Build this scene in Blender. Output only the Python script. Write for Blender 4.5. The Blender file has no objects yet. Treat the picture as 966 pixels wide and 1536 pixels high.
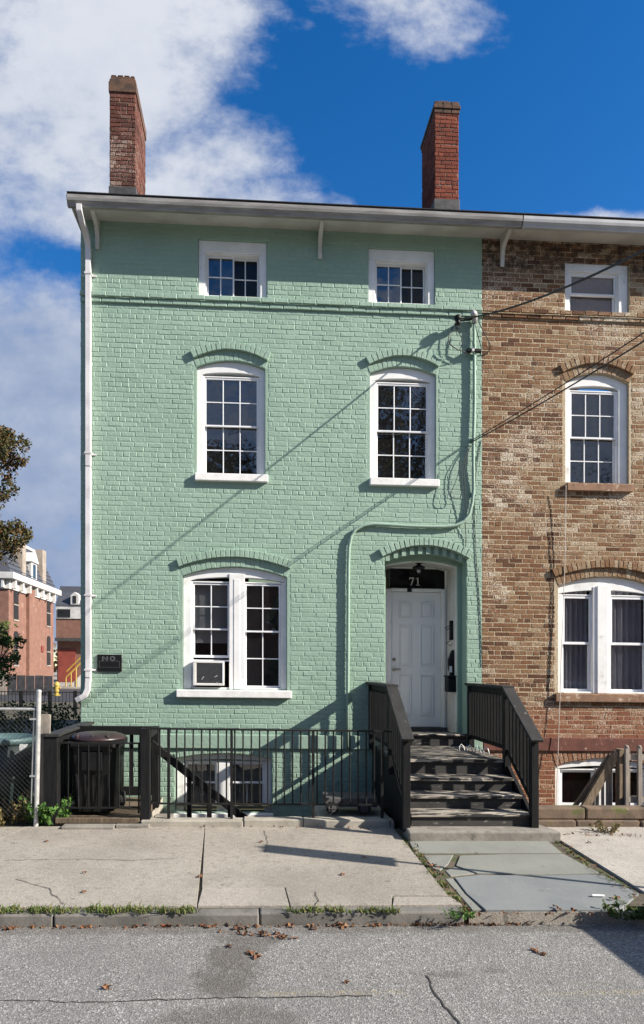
import bpy, math, random
from mathutils import Vector, Matrix, noise as mnoise
R = random.Random(7)
scene = bpy.context.scene
col = scene.collection
# ------------------------------------------------------------------ site frame
# x runs along the facades (right), y away from the street, z up.  All geometry is sheared to match the image, z dropping rightwards by SHEAR.
SHEAR = .013  # vertical shear of the whole scene, drop in z per unit of x
CAMY, CAMZ, FPX, CXP, YHP = -10., 2., 970., 430., 1000.
PSI = math.atan((430 - 383) / 970.)
CP, SP = math.cos(PSI), math.sin(PSI)
def wp(px, py, y=0.):
    "point of the upright plane y = const that is seen at a pixel of the photograph -> (x, z) before the grade"
    a = (px - CXP) / FPX
    t = (y - CAMY) / (CP - a * SP)
    X = t * (SP + a * CP)
    return X, CAMZ + t * (YHP - py) / FPX + SHEAR * X
def gp(px, py, z=0.):
    "point of the ground z = const at a pixel -> (x, y)"
    a = (px - CXP) / FPX
    b = (YHP - py) / FPX
    t = (z - CAMZ) / (b + SHEAR * (SP + a * CP))
    return t * (SP + a * CP), CAMY + t * (CP - a * SP)
def sheared(v): return Vector((v[0], v[1], v[2] - SHEAR * v[0]))  # shears z along x so level lines slant as in the image

# ------------------------------------------------------------------ mesh builder
class MB:
    def __init__(s): s.v = []; s.f = []; s.m = []; s.t = []
    def add(s, vs, fs, mi=0, tone=.5):
        b = len(s.v); s.v += [tuple(v) for v in vs]
        s.t += [tone] * len(vs)
        for f in fs: s.f.append(tuple(b + i for i in f)); s.m.append(mi)
        return s
    def box(s, x0, x1, y0, y1, z0, z1, mi=0, tone=.5):
        if x1 < x0: x0, x1 = x1, x0
        if y1 < y0: y0, y1 = y1, y0
        if z1 < z0: z0, z1 = z1, z0
        return s.add([(x0,y0,z0),(x1,y0,z0),(x1,y1,z0),(x0,y1,z0),(x0,y0,z1),(x1,y0,z1),(x1,y1,z1),(x0,y1,z1)],
              [(0,3,2,1),(4,5,6,7),(0,1,5,4),(1,2,6,5),(2,3,7,6),(3,0,4,7)], mi, tone)
    def quad(s, a, b, c, d, mi=0, tone=.5): return s.add([a,b,c,d], [(0,1,2,3)], mi, tone)
    def beam(s, p, q, w, h, up=(0,0,1), mi=0, tone=.5):
        p, q = Vector(p), Vector(q); d = (q-p).normalized(); up = Vector(up)
        sd = d.cross(up)
        if sd.length < 1e-4: sd = d.cross(Vector((0,1,0)))
        sd.normalize(); u = sd.cross(d).normalized()
        vs = []
        for c in (p, q):
            for a, b in ((-1,-1),(1,-1),(1,1),(-1,1)): vs.append(c + sd*(a*w/2) + u*(b*h/2))
        return s.add(vs, [(0,1,2,3),(7,6,5,4),(0,4,5,1),(1,5,6,2),(2,6,7,3),(3,7,4,0)], mi, tone)
    def tube(s, pts, r, n=8, mi=0, caps=True, tone=.5):
        pts = [Vector(p) for p in pts]; vs = []; fs = []
        rr = r if isinstance(r, (list, tuple)) else [r]*len(pts)
        pu = None
        for i, p in enumerate(pts):
            d = (pts[min(i+1, len(pts)-1)] - pts[max(i-1, 0)]).normalized()
            if pu is None:
                pu = d.orthogonal().normalized()
            else:
                pu = (pu - d*pu.dot(d))
                pu = pu.normalized() if pu.length > 1e-6 else d.orthogonal().normalized()
            w = d.cross(pu)
            for k in range(n):
                a = 2*math.pi*k/n
                vs.append(p + (pu*math.cos(a) + w*math.sin(a))*rr[i])
        for i in range(len(pts)-1):
            for k in range(n):
                a, b = i*n+k, i*n+(k+1) % n
                fs.append((a, b, b+n, a+n))
        if caps:
            fs.append(tuple(range(n-1, -1, -1))); fs.append(tuple((len(pts)-1)*n+k for k in range(n)))
        return s.add(vs, fs, mi, tone)
    def lathe(s, c, prof, n=24, mi=0, axis='z'):
        vs = []; fs = []
        for r, h in prof:
            for k in range(n):
                a = 2*math.pi*k/n
                if axis == 'z': vs.append((c[0]+r*math.cos(a), c[1]+r*math.sin(a), c[2]+h))
                elif axis == 'y': vs.append((c[0]+r*math.cos(a), c[1]+h, c[2]+r*math.sin(a)))
                else: vs.append((c[0]+h, c[1]+r*math.cos(a), c[2]+r*math.sin(a)))
        for i in range(len(prof)-1):
            for k in range(n):
                a, b = i*n+k, i*n+(k+1) % n
                fs.append((a, b, b+n, a+n))
        fs.append(tuple(range(n-1,-1,-1))); fs.append(tuple((len(prof)-1)*n+k for k in range(n)))
        return s.add(vs, fs, mi)
    def prism(s, pts, y0, y1, mi=0, plane='xz', tone=.5):
        "closed outline extruded; plane xz -> along y, yz -> along x, xy -> along z"
        n = len(pts)
        def P(p, h):
            return (p[0], h, p[1]) if plane == 'xz' else (h, p[0], p[1]) if plane == 'yz' else (p[0], p[1], h)
        vs = [P(p, y0) for p in pts] + [P(p, y1) for p in pts]
        fs = [tuple(range(n)), tuple(range(2*n-1, n-1, -1))] + [((i+1) % n, i, n+i, n+(i+1) % n) for i in range(n)]
        return s.add(vs, fs, mi, tone)
    def band(s, x0, x1, ftop, fbot, y0, y1, n=14, mi=0):
        "curved strip between two height functions"
        xs = [x0+(x1-x0)*i/n for i in range(n+1)]
        vs = []
        for x in xs: vs += [(x,y0,fbot(x)),(x,y0,ftop(x)),(x,y1,fbot(x)),(x,y1,ftop(x))]
        fs = []
        for i in range(n):
            a = 4*i; b = a+4
            fs += [(a,b,b+1,a+1),(a+2,a+3,b+3,b+2),(a+1,b+1,b+3,a+3),(a,a+2,b+2,b)]
        fs += [(0,1,3,2),(4*n,4*n+2,4*n+3,4*n+1)]
        return s.add(vs, fs, mi)
    def build(s, name, mats, parent=None, bevel=0., smooth=False, shear=True, flat_origin=None):
        me = bpy.data.meshes.new(name)
        vs = [sheared(v) if shear else Vector(v) for v in s.v]
        root = parent
        while root is not None and root.parent is not None: root = root.parent
        if parent is not None:
            o0 = root.location.copy()
        else:
            xs = [v.x for v in vs]; ys = [v.y for v in vs]; zs = [v.z for v in vs]
            o0 = Vector(((min(xs)+max(xs))/2, (min(ys)+max(ys))/2, min(zs)))
        me.from_pydata([v-o0 for v in vs], [], s.f)
        if not isinstance(mats, (list, tuple)): mats = [mats]
        for m in mats: me.materials.append(m)
        me.polygons.foreach_set('material_index', s.m)
        at = me.attributes.new('tone', 'FLOAT', 'POINT'); at.data.foreach_set('value', s.t)
        me.validate(); me.update()
        if smooth: me.polygons.foreach_set('use_smooth', [True]*len(me.polygons))
        o = bpy.data.objects.new(name, me); col.objects.link(o)
        if parent is not None: o.parent = parent
        else: o.location = o0
        if bevel:
            b = o.modifiers.new('edge', 'BEVEL'); b.width = bevel; b.segments = 2; b.limit_method = 'ANGLE'; b.angle_limit = math.radians(40)
        return o
def thing(name, label, cat, loc, group=None):
    o = bpy.data.objects.new(name, None); col.objects.link(o); o.location = sheared(loc)
    o.empty_display_size = .2
    o['label'] = label; o['category'] = cat
    if group: o['group'] = group
    return o
def tag(o, label, cat, group=None, kind=None):
    o['label'] = label; o['category'] = cat
    if group: o['group'] = group
    if kind: o['kind'] = kind
    return o
def struct(o, label=None):
    o['kind'] = 'structure'
    if label: o['label'] = label
    return o

# ------------------------------------------------------------------ materials
def newmat(name):
    m = bpy.data.materials.new(name); m.use_nodes = True
    nt = m.node_tree; nt.nodes.clear()
    out = nt.nodes.new('ShaderNodeOutputMaterial'); b = nt.nodes.new('ShaderNodeBsdfPrincipled')
    nt.links.new(b.outputs[0], out.inputs[0])
    return m, nt, b, out
class N:
    "tiny node-expression helper"
    def __init__(s, nt): s.nt = nt
    def set(s, sock, v):
        if hasattr(v, 'is_linked') or isinstance(v, bpy.types.NodeSocket): s.nt.links.new(v, sock)
        elif isinstance(v, (tuple, list)): sock.default_value = (*v, 1.) if len(v) == 3 and len(sock.default_value) == 4 else v
        else: sock.default_value = v
    def coord(s, k='Object'):
        return s.nt.nodes.new('ShaderNodeTexCoord').outputs[k]
    def noise(s, vec, scale, detail=4., rough=.55, dist=0.):
        n = s.nt.nodes.new('ShaderNodeTexNoise'); s.set(n.inputs['Vector'], vec)
        n.inputs['Scale'].default_value = scale; n.inputs['Detail'].default_value = detail
        n.inputs['Roughness'].default_value = rough; n.inputs['Distortion'].default_value = dist
        return n.outputs[0]
    def voro(s, vec, scale, feature='F1'):
        n = s.nt.nodes.new('ShaderNodeTexVoronoi'); n.feature = feature; s.set(n.inputs['Vector'], vec); n.inputs['Scale'].default_value = scale
        return n.outputs['Distance'], n.outputs.get('Color')
    def math(s, op, a, b=0., c=0., clamp=False):
        n = s.nt.nodes.new('ShaderNodeMath'); n.operation = op; n.use_clamp = clamp
        s.set(n.inputs[0], a); s.set(n.inputs[1], b)
        if op in ('MULTIPLY_ADD', 'SMOOTH_MIN', 'COMPARE'): s.set(n.inputs[2], c)
        return n.outputs[0]
    def ramp(s, v, a, b, lo=0., hi=1., smooth=True):
        n = s.nt.nodes.new('ShaderNodeMapRange'); n.interpolation_type = 'SMOOTHSTEP' if smooth else 'LINEAR'
        s.set(n.inputs[0], v)
        for k, x in zip((1,2,3,4), (a,b,lo,hi)): n.inputs[k].default_value = x
        return n.outputs[0]
    def mix(s, f, a, b, mode='MIX'):
        n = s.nt.nodes.new('ShaderNodeMix'); n.data_type = 'RGBA'; n.blend_type = mode
        s.set(n.inputs['Factor'], f); s.set(n.inputs['A'], a) if False else None
        s.set(n.inputs[6], a); s.set(n.inputs[7], b)
        return n.outputs[2]
    def attr(s, name='tone'):
        n = s.nt.nodes.new('ShaderNodeAttribute'); n.attribute_name = name; return n.outputs['Fac']
    def sep(s, v):
        n = s.nt.nodes.new('ShaderNodeSeparateXYZ'); s.set(n.inputs[0], v); return n.outputs
    def comb(s, x, y, z):
        n = s.nt.nodes.new('ShaderNodeCombineXYZ')
        for i, q in enumerate((x, y, z)): s.set(n.inputs[i], q)
        return n.outputs[0]
    def scale(s, v, k):
        n = s.nt.nodes.new('ShaderNodeMapping'); s.set(n.inputs[0], v); n.inputs['Scale'].default_value = k; return n.outputs[0]
    def bump(s, h, strength, dist=.01):
        n = s.nt.nodes.new('ShaderNodeBump'); n.inputs['Strength'].default_value = strength; n.inputs['Distance'].default_value = dist
        s.set(n.inputs['Height'], h); return n.outputs[0]
def pm(name, c1, c2=None, scale=6., rough=.6, bump=.2, bscale=60., bdist=.006, metal=0., spec=.4, spots=None, grain=None, dirt=None, lo=.35, hi=.65):
    "general procedural surface: two tones mixed by noise, optional spots (colour, scale, lo, hi), fine bump"
    m, nt, b, out = newmat(name); n = N(nt); co = n.coord()
    if grain: cog = n.scale(co, grain)
    else: cog = co
    c2 = c2 or tuple(x*.75 for x in c1)
    f = n.ramp(n.noise(cog, scale, 6., .6), lo, hi)
    c = n.mix(f, (*c1, 1), (*c2, 1))
    for sp in (spots or []):
        g = n.ramp(n.noise(cog if len(sp) > 4 else co, sp[1], 6., .65), sp[2], sp[3])
        c = n.mix(g, c, (*sp[0], 1))
    nt.links.new(c, b.inputs['Base Color'])
    b.inputs['Roughness'].default_value = rough; b.inputs['Metallic'].default_value = metal
    b.inputs['Specular IOR Level'].default_value = spec
    if bump:
        h = n.noise(cog, bscale, 5., .6)
        nt.links.new(n.bump(h, bump, bdist), b.inputs['Normal'])
    return m
M = {}
# --- painted brick
def green_paint(name, c1, c2, c3):
    m, nt, b, out = newmat(name); n = N(nt); co = n.coord()
    f = n.ramp(n.noise(co, 1.1, 5., .6), .35, .7)
    c = n.mix(f, (*c1, 1), (*c2, 1))
    t = n.attr()
    c = n.mix(n.math('MULTIPLY', t, .35), c, (*c3, 1))
    st = n.ramp(n.noise(n.scale(co, (3., 3., .35)), 2.2, 6., .65), .60, .82, 0, .25)          # faint run-off streaks
    c = n.mix(st, c, (.17, .27, .215, 1))
    sp = n.ramp(n.noise(co, 38., 3., .6), .70, .78, 0, .45)                                    # small chips
    c = n.mix(sp, c, (.42, .52, .44, 1))
    nt.links.new(c, b.inputs['Base Color']); b.inputs['Roughness'].default_value = .55
    b.inputs['Specular IOR Level'].default_value = .35
    gz = n.sep(nt.nodes.new('ShaderNodeNewGeometry').outputs['Position'])
    gr_ = n.math('MULTIPLY', n.ramp(gz[2], 1.3, -.1), n.ramp(n.noise(co, 2.6, 6., .7), .42, .66))
    c = n.mix(n.math('MULTIPLY', gr_, .5), c, (.16, .20, .16, 1))                              # splashed dirt low down
    nt.links.new(c, b.inputs['Base Color'])
    h = n.math('ADD', n.noise(co, 22., 4., .6), n.math('MULTIPLY', n.noise(co, 90., 3., .6), .45))
    nt.links.new(n.bump(h, .5, .012), b.inputs['Normal'])
    return m
M['green'] = green_paint('mint masonry paint', (.285,.40,.318), (.245,.353,.28), (.232,.33,.265))
M['greenmortar'] = green_paint('mint painted joints', (.28,.39,.312), (.25,.355,.285), (.23,.325,.262))
M['greensmooth'] = green_paint('mint painted render', (.275,.385,.31), (.25,.355,.285), (.24,.34,.275))
def raw_brick(name, stops, white=.5, red=0., soot=0., mort=False, ztop=None):
    m, nt, b, out = newmat(name); n = N(nt); co = n.coord(); X = n.sep(co)
    t = n.attr()
    cr = nt.nodes.new('ShaderNodeValToRGB'); el = cr.color_ramp.elements
    el[0].position = 0.; el[0].color = (*stops[0], 1); el[1].position = 1.; el[1].color = (*stops[-1], 1)
    for i, sc in enumerate(stops[1:-1]):
        e = el.new((i+1)/(len(stops)-1)); e.color = (*sc, 1)
    nt.links.new(t, cr.inputs[0]); c = cr.outputs[0]
    c = n.mix(n.ramp(n.noise(co, 28., 5., .65), .3, .7, 0, .45), c, (.12, .06, .035, 1))
    if red:   # unpainted redder masonry low on the wall
        c = n.mix(n.ramp(X[2], 1.65, 1.35, 0, red), c, (.25, .075, .045, 1))
    big = n.noise(co, .75, 4., .6)
    if white:
        # remains of old limewash: denser in some patches
        w = n.math('ADD', n.noise(co, 46., 6., .78), n.math('MULTIPLY', n.ramp(big, .42, .66), .11))
        w = n.math('ADD', w, n.math('MULTIPLY', n.math('SUBTRACT', t, .5), .10))
        if not mort: w = n.math('ADD', w, n.math('MULTIPLY', n.ramp(X[0], 0., 2.4), .05))
        c = n.mix(n.ramp(w, .575, .68, 0, white), c, (.62, .56, .47, 1))
    if soot:
        c = n.mix(n.ramp(n.noise(co, 3., 5., .6), .45, .75, 0, soot), c, (.035, .025, .022, 1))
    if ztop is not None:  # patchy darker tone from ztop upwards
        c = n.mix(n.math('MULTIPLY', n.ramp(X[2], ztop, ztop+.35), n.ramp(n.noise(co, 7., 5., .7), .35, .65)), c, (.05, .035, .028, 1))
    nt.links.new(c, b.inputs['Base Color']); b.inputs['Roughness'].default_value = .9
    b.inputs['Specular IOR Level'].default_value = .2
    h = n.math('ADD', n.noise(co, 35., 5., .65), n.math('MULTIPLY', n.noise(co, 140., 3., .6), .5))
    nt.links.new(n.bump(h, .8, .012), b.inputs['Normal'])
    return m
M['brick'] = raw_brick('weathered brick', [(.10,.048,.027),(.195,.095,.047),(.25,.145,.075),(.29,.195,.112),(.36,.275,.17)], .9, .45, ztop=8.2)
M['brickmortar'] = raw_brick('lime mortar', [(.56,.465,.32),(.56,.465,.32)], .6, .3, mort=True, ztop=8.2)
M['chim'] = raw_brick('old red chimney brick', [(.055,.02,.018),(.13,.042,.034),(.17,.06,.046),(.17,.085,.068)], .5, soot=.6)
M['chimmortar'] = raw_brick('chimney mortar', [(.26,.18,.14),(.26,.18,.14)], .3, soot=.4, mort=True)
M['chim2'] = raw_brick('clean red chimney brick', [(.15,.032,.02),(.21,.05,.03),(.26,.07,.042)], .0, soot=.25)
M['chim2mortar'] = raw_brick('grey chimney mortar', [(.34,.25,.2),(.34,.25,.2)], 0., soot=.3, mort=True)
M['chimcap'] = pm('sooty chimney cap', (.13,.07,.045), (.06,.04,.03), 9., .95, .6, 40.)
M['bricksmooth'] = pm('red painted stone band', (.145,.052,.036), (.10,.038,.028), 5., .85, .5, 50., spots=[((.42,.33,.26), 16., .62, .72)])
M['brownstone'] = pm('worn brownstone', (.27,.16,.10), (.19,.11,.07), 5., .9, .7, 40., spots=[((.50,.42,.33), 9., .58, .70)])
M['blockstone'] = pm('mossy brown block', (.17,.12,.085), (.10,.075,.055), 5., .95, .8, 30., spots=[((.10,.11,.035), 3.5, .56, .70), ((.28,.22,.17), 12., .62, .74)])
M['white'] = pm('white gloss paint', (.80,.80,.79), (.72,.72,.71), 3., .42, .25, 30., .004, spots=[((.50,.48,.44), 5., .56, .80), ((.40,.37,.33), 16., .66, .76)])
M['sillwhite'] = pm('chipped white sill paint', (.80,.80,.78), (.70,.69,.67), 5., .55, .5, 30., spots=[((.34,.30,.27), 11., .66, .74), ((.55,.53,.5), 25., .6, .75)])
M['vinyl'] = pm('white vinyl', (.78,.79,.81), (.74,.75,.77), 3., .35, .05, 20., spec=.5)
M['soffit'] = pm('cream soffit paint', (.56,.545,.50), (.45,.43,.39), 2.5, .6, .2, 25., spots=[((.36,.33,.29), 6., .68, .85)])
M['gutter'] = pm('weathered white gutter', (.30,.29,.275), (.20,.19,.18), 2.2, .5, .2, 30., spots=[((.20,.18,.16), 5., .58, .78, 1)], grain=(1., 4., 6.))
M['gutter2'] = pm('cleaner aluminium gutter', (.46,.46,.47), (.38,.38,.39), 2., .4, .1, 30., spots=[((.30,.29,.28), 4., .66, .85)])
M['pipe'] = pm('white downspout paint', (.66,.64,.65), (.52,.50,.51), 3., .4, .15, 30., spots=[((.42,.36,.33), 8., .66, .8)])
M['roof'] = pm('black asphalt shingle', (.035,.036,.04), (.02,.02,.022), 14., .95, .6, 120.)
M['flash'] = pm('lead flashing', (.085,.082,.082), (.05,.05,.05), 6., .6, .3, 30., metal=.2)
M['doorpaint'] = pm('cool white door paint', (.76,.76,.775), (.72,.725,.74), 2., .4, .08, 60., spots=[((.40,.41,.42), 6., .70, .85)])
M['jamb'] = pm('off white jamb paint', (.62,.60,.57), (.54,.52,.49), 3., .5, .2, 30., spots=[((.36,.33,.30), 5., .64, .8)])
M['brass'] = pm('dull nickel', (.42,.38,.33), (.33,.3,.27), 8., .3, .05, metal=1.)
M['blackmetal'] = pm('black painted iron', (.010,.0105,.011), (.018,.018,.018), 12., .55, .2, 60., spec=.2, spots=[((.06,.035,.022), 20., .74, .82)])
M['blackplastic'] = pm('black plastic', (.006,.0065,.007), (.010,.010,.011), 5., .5, .1, 60., spec=.25)
M['blackwood'] = pm('black painted boards', (.0060,.0063,.0070), (.0115,.0115,.012), 5., .65, .45, 14., grain=(6,6,.9), spec=.2, spots=[((.12,.11,.10), 11., .70, .80)])
M['railcap'] = pm('weathered grey rail cap', (.026,.026,.026), (.016,.016,.016), 6., .7, .5, 18., spots=[((.17,.16,.145), 18., .60, .74)])
M['tread'] = pm('worn stair tread', (.46,.41,.345), (.28,.25,.21), 2.2, .8, .6, 9., grain=(.9,9,9), spots=[((.026,.025,.024), 2.8, .44, .52, 1), ((.42,.37,.30), 6., .62, .75, 1)])
M['riser'] = pm('peeling black riser', (.045,.043,.04), (.03,.029,.028), 4., .75, .5, 14., grain=(1,6,4), spots=[((.27,.25,.21), 7., .60, .70, 1)])
M['greywood'] = pm('grey weathered wood', (.32,.28,.24), (.23,.20,.17), 5., .9, .5, 14., grain=(7,7,.8), spots=[((.12,.10,.08), 5., .66, .8)])
M['brownwood'] = pm('brown weathered wood', (.15,.115,.075), (.085,.062,.042), 6., .9, .6, 16., grain=(5,5,.8), spots=[((.30,.26,.2), 9., .66, .78)])
M['tanwood'] = pm('tan weathered timber', (.24,.18,.12), (.14,.105,.07), 6., .9, .6, 16., grain=(5,5,.8), spots=[((.38,.32,.25), 9., .60, .74)])
M['galv'] = pm('galvanised steel', (.50,.50,.49), (.38,.38,.37), 12., .45, .2, 80., metal=.35)
M['oldwire'] = pm('tarnished fence wire', (.06,.06,.058), (.04,.04,.038), 9., .6, 0.)
M['wire'] = pm('cable sheath', (.02,.02,.022), (.03,.03,.03), 10., .6, 0.)
M['greycable'] = pm('pale cord', (.72,.66,.58), (.62,.56,.49), 10., .8, 0.)
M['greenpipe'] = green_paint('mint painted conduit', (.275,.385,.31), (.25,.355,.285), (.235,.335,.27))
M['teal'] = pm('faded teal plastic rim', (.075,.125,.13), (.05,.09,.095), 6., .5, .1)
M['tealdark'] = pm('dark teal plastic', (.009,.018,.019), (.015,.026,.026), 6., .45, .15, spots=[((.10,.13,.12), 9., .66, .78)])
M['lid'] = pm('dull maroon bin lid', (.032,.016,.016), (.016,.013,.014), 4., .38, .15, 20., spec=.5)
M['acwhite'] = pm('ac casing', (.72,.71,.68), (.64,.63,.60), 5., .45, .1)
M['acgrille'] = pm('ac coil', (.10,.105,.107), (.15,.15,.15), 40., .5, .6, 160., metal=.4)
M['litterwhite'] = pm('white paper', (.78,.78,.76), (.7,.7,.68), 9., .8, .2)
M['signgrey'] = pm('faded grey lettering', (.10,.10,.105), (.075,.075,.08), 20., .6, .1)
M['numwhite'] = pm('white numerals', (.62,.62,.62), (.55,.55,.55), 20., .5, 0.)
M['yellow'] = pm('yellow paint', (.46,.34,.07), (.36,.26,.05), 6., .5, .1)
M['soil'] = pm('dark soil', (.07,.055,.038), (.10,.085,.06), 5., .95, .8, 30., spots=[((.05,.07,.025), 3., .5, .62)])
M['stoneslab'] = pm('rough stone', (.25,.23,.20), (.175,.16,.138), 5., .9, .8, 25., spots=[((.10,.095,.08), 9., .60, .72), ((.08,.10,.04), 5., .70, .78)])
M['concretewall'] = pm('stained concrete', (.36,.33,.28), (.27,.25,.21), 4., .9, .7, 25., spots=[((.12,.10,.07), 4., .62, .74), ((.10,.13,.05), 6., .72, .8)])
M['curbstone'] = pm('bluestone kerb', (.175,.165,.148), (.11,.105,.095), 4., .85, .6, 30., spots=[((.08,.075,.07), 6., .60, .72)])
M['blind'] = pm('grey blind', (.55,.56,.54), (.48,.49,.48), 3., .8, .1)
M['curtain'] = pm('pale net curtain', (.74,.74,.78), (.62,.62,.66), 3., .9, .1)
M['curtainpink'] = pm('dusty pink curtain', (.50,.34,.29), (.40,.28,.25), 2., .9, .1)
M['curtainred'] = pm('dark wine curtain', (.09,.012,.03), (.06,.008,.02), 3., .9, .1)
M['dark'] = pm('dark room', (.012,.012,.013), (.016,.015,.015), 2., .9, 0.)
M['slate'] = pm('grey slate', (.075,.08,.095), (.05,.053,.065), 5., .6, .5, 12., grain=(1,1,6))
M['farbrick'] = pm('pinkish red brick', (.225,.118,.085), (.18,.092,.068), 2., .9, .3, 20., spots=[((.36,.22,.17), 1.2, .55, .75)])
M['farred'] = pm('dull red board', (.24,.05,.035), (.18,.04,.03), 2., .8, .2)
M['cream'] = pm('cream chimney stucco', (.33,.28,.235), (.25,.21,.175), 2., .9, .3)
M['farwhite'] = pm('white timber', (.58,.57,.55), (.46,.45,.43), 2., .6, .1)
M['bark'] = pm('bark', (.085,.066,.05), (.05,.04,.03), 8., .95, .8, 20., grain=(3,3,.6))
M['van'] = pm('silver vehicle paint', (.42,.43,.45), (.40,.41,.43), 2., .3, 0., spec=.5, metal=.3)
M['rubber'] = pm('tyre rubber', (.02,.02,.02), (.03,.03,.03), 9., .85, .2)
M['hub'] = pm('alloy wheel', (.45,.45,.46), (.38,.38,.4), 4., .35, 0., metal=.8)
M['lamp'] = pm('red lens', (.3,.02,.02), (.25,.02,.02), 4., .25, 0.)
M['rust'] = pm('rusted flatbed', (.10,.095,.10), (.07,.066,.07), 8., .6, .2)
def leafmat(name, stops, trans=.25):
    m, nt, b, out = newmat(name); n = N(nt)
    cr = nt.nodes.new('ShaderNodeValToRGB'); el = cr.color_ramp.elements
    el[0].color = (*stops[0], 1); el[1].color = (*stops[-1], 1)
    for i, sc in enumerate(stops[1:-1]): el.new((i+1)/(len(stops)-1)).color = (*sc, 1)
    nt.links.new(n.attr(), cr.inputs[0]); nt.links.new(cr.outputs[0], b.inputs['Base Color'])
    b.inputs['Roughness'].default_value = .65; b.inputs['Specular IOR Level'].default_value = .25
    tr = nt.nodes.new('ShaderNodeBsdfTranslucent'); nt.links.new(cr.outputs[0], tr.inputs[0])
    mx = nt.nodes.new('ShaderNodeMixShader'); mx.inputs[0].default_value = trans
    nt.links.new(b.outputs[0], mx.inputs[1]); nt.links.new(tr.outputs[0], mx.inputs[2]); nt.links.new(mx.outputs[0], out.inputs[0])
    return m
M['maple'] = leafmat('autumn maple leaves', [(.035,.045,.018),(.065,.075,.025),(.10,.075,.03),(.15,.085,.032),(.16,.065,.025)])
M['greenleaf'] = leafmat('green leaves', [(.03,.05,.015),(.055,.085,.022),(.09,.13,.035),(.12,.13,.04)])
M['hedge'] = leafmat('dark hedge leaves', [(.02,.03,.01),(.035,.05,.015),(.06,.075,.02),(.09,.07,.025)])
M['grass'] = leafmat('verge grass', [(.05,.08,.02),(.09,.14,.03),(.15,.18,.05),(.24,.20,.09)])
M['weed'] = leafmat('weed leaves', [(.04,.09,.02),(.07,.16,.03),(.12,.22,.05)])
M['drygrass'] = leafmat('dry grass', [(.10,.09,.035),(.18,.14,.06),(.26,.19,.09),(.10,.11,.03)])
M['deadleaf'] = leafmat('dead leaves', [(.07,.035,.02),(.13,.06,.03),(.19,.085,.04),(.22,.12,.06)], .15)
M['redleaf'] = leafmat('fresh orange leaf', [(.30,.07,.03),(.36,.10,.04)], .2)
# glass that reflects the street, dark behind
def glassmat(name, ior=2.15, tint=.008, wob=.6):
    m, nt, b, out = newmat(name); n = N(nt); co = n.coord()
    b.inputs['Base Color'].default_value = (tint, tint*1.05, tint*1.15, 1); b.inputs['Roughness'].default_value = .015
    b.inputs['IOR'].default_value = ior
    nt.links.new(n.bump(n.noise(co, 2.6, 2., .5), wob, .01), b.inputs['Normal'])
    return m
M['glass'] = glassmat('window glass')
M['glassscreen'] = glassmat('glass behind insect screen', 1.35, .008)
def clearglass(name, tint=.7, ior=1.7):
    m, nt, b, out = newmat(name); n = N(nt); co = n.coord()
    nt.nodes.remove(b)
    tr = nt.nodes.new('ShaderNodeBsdfTransparent'); tr.inputs[0].default_value = (tint, tint, tint*1.02, 1)
    gl = nt.nodes.new('ShaderNodeBsdfGlossy'); gl.inputs['Roughness'].default_value = .015
    bm = n.bump(n.noise(co, 2.6, 2., .5), .3, .01); nt.links.new(bm, gl.inputs['Normal'])
    lw = nt.nodes.new('ShaderNodeLayerWeight'); lw.inputs[0].default_value = .5
    fr_ = n.math('ADD', n.math('MULTIPLY', n.math('POWER', lw.outputs['Facing'], 4.), .8), .09)
    mx = nt.nodes.new('ShaderNodeMixShader'); nt.links.new(fr_, mx.inputs[0])
    nt.links.new(tr.outputs[0], mx.inputs[1]); nt.links.new(gl.outputs[0], mx.inputs[2]); nt.links.new(mx.outputs[0], out.inputs[0])
    return m
M['clear'] = clearglass('clear window glass')
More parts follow.
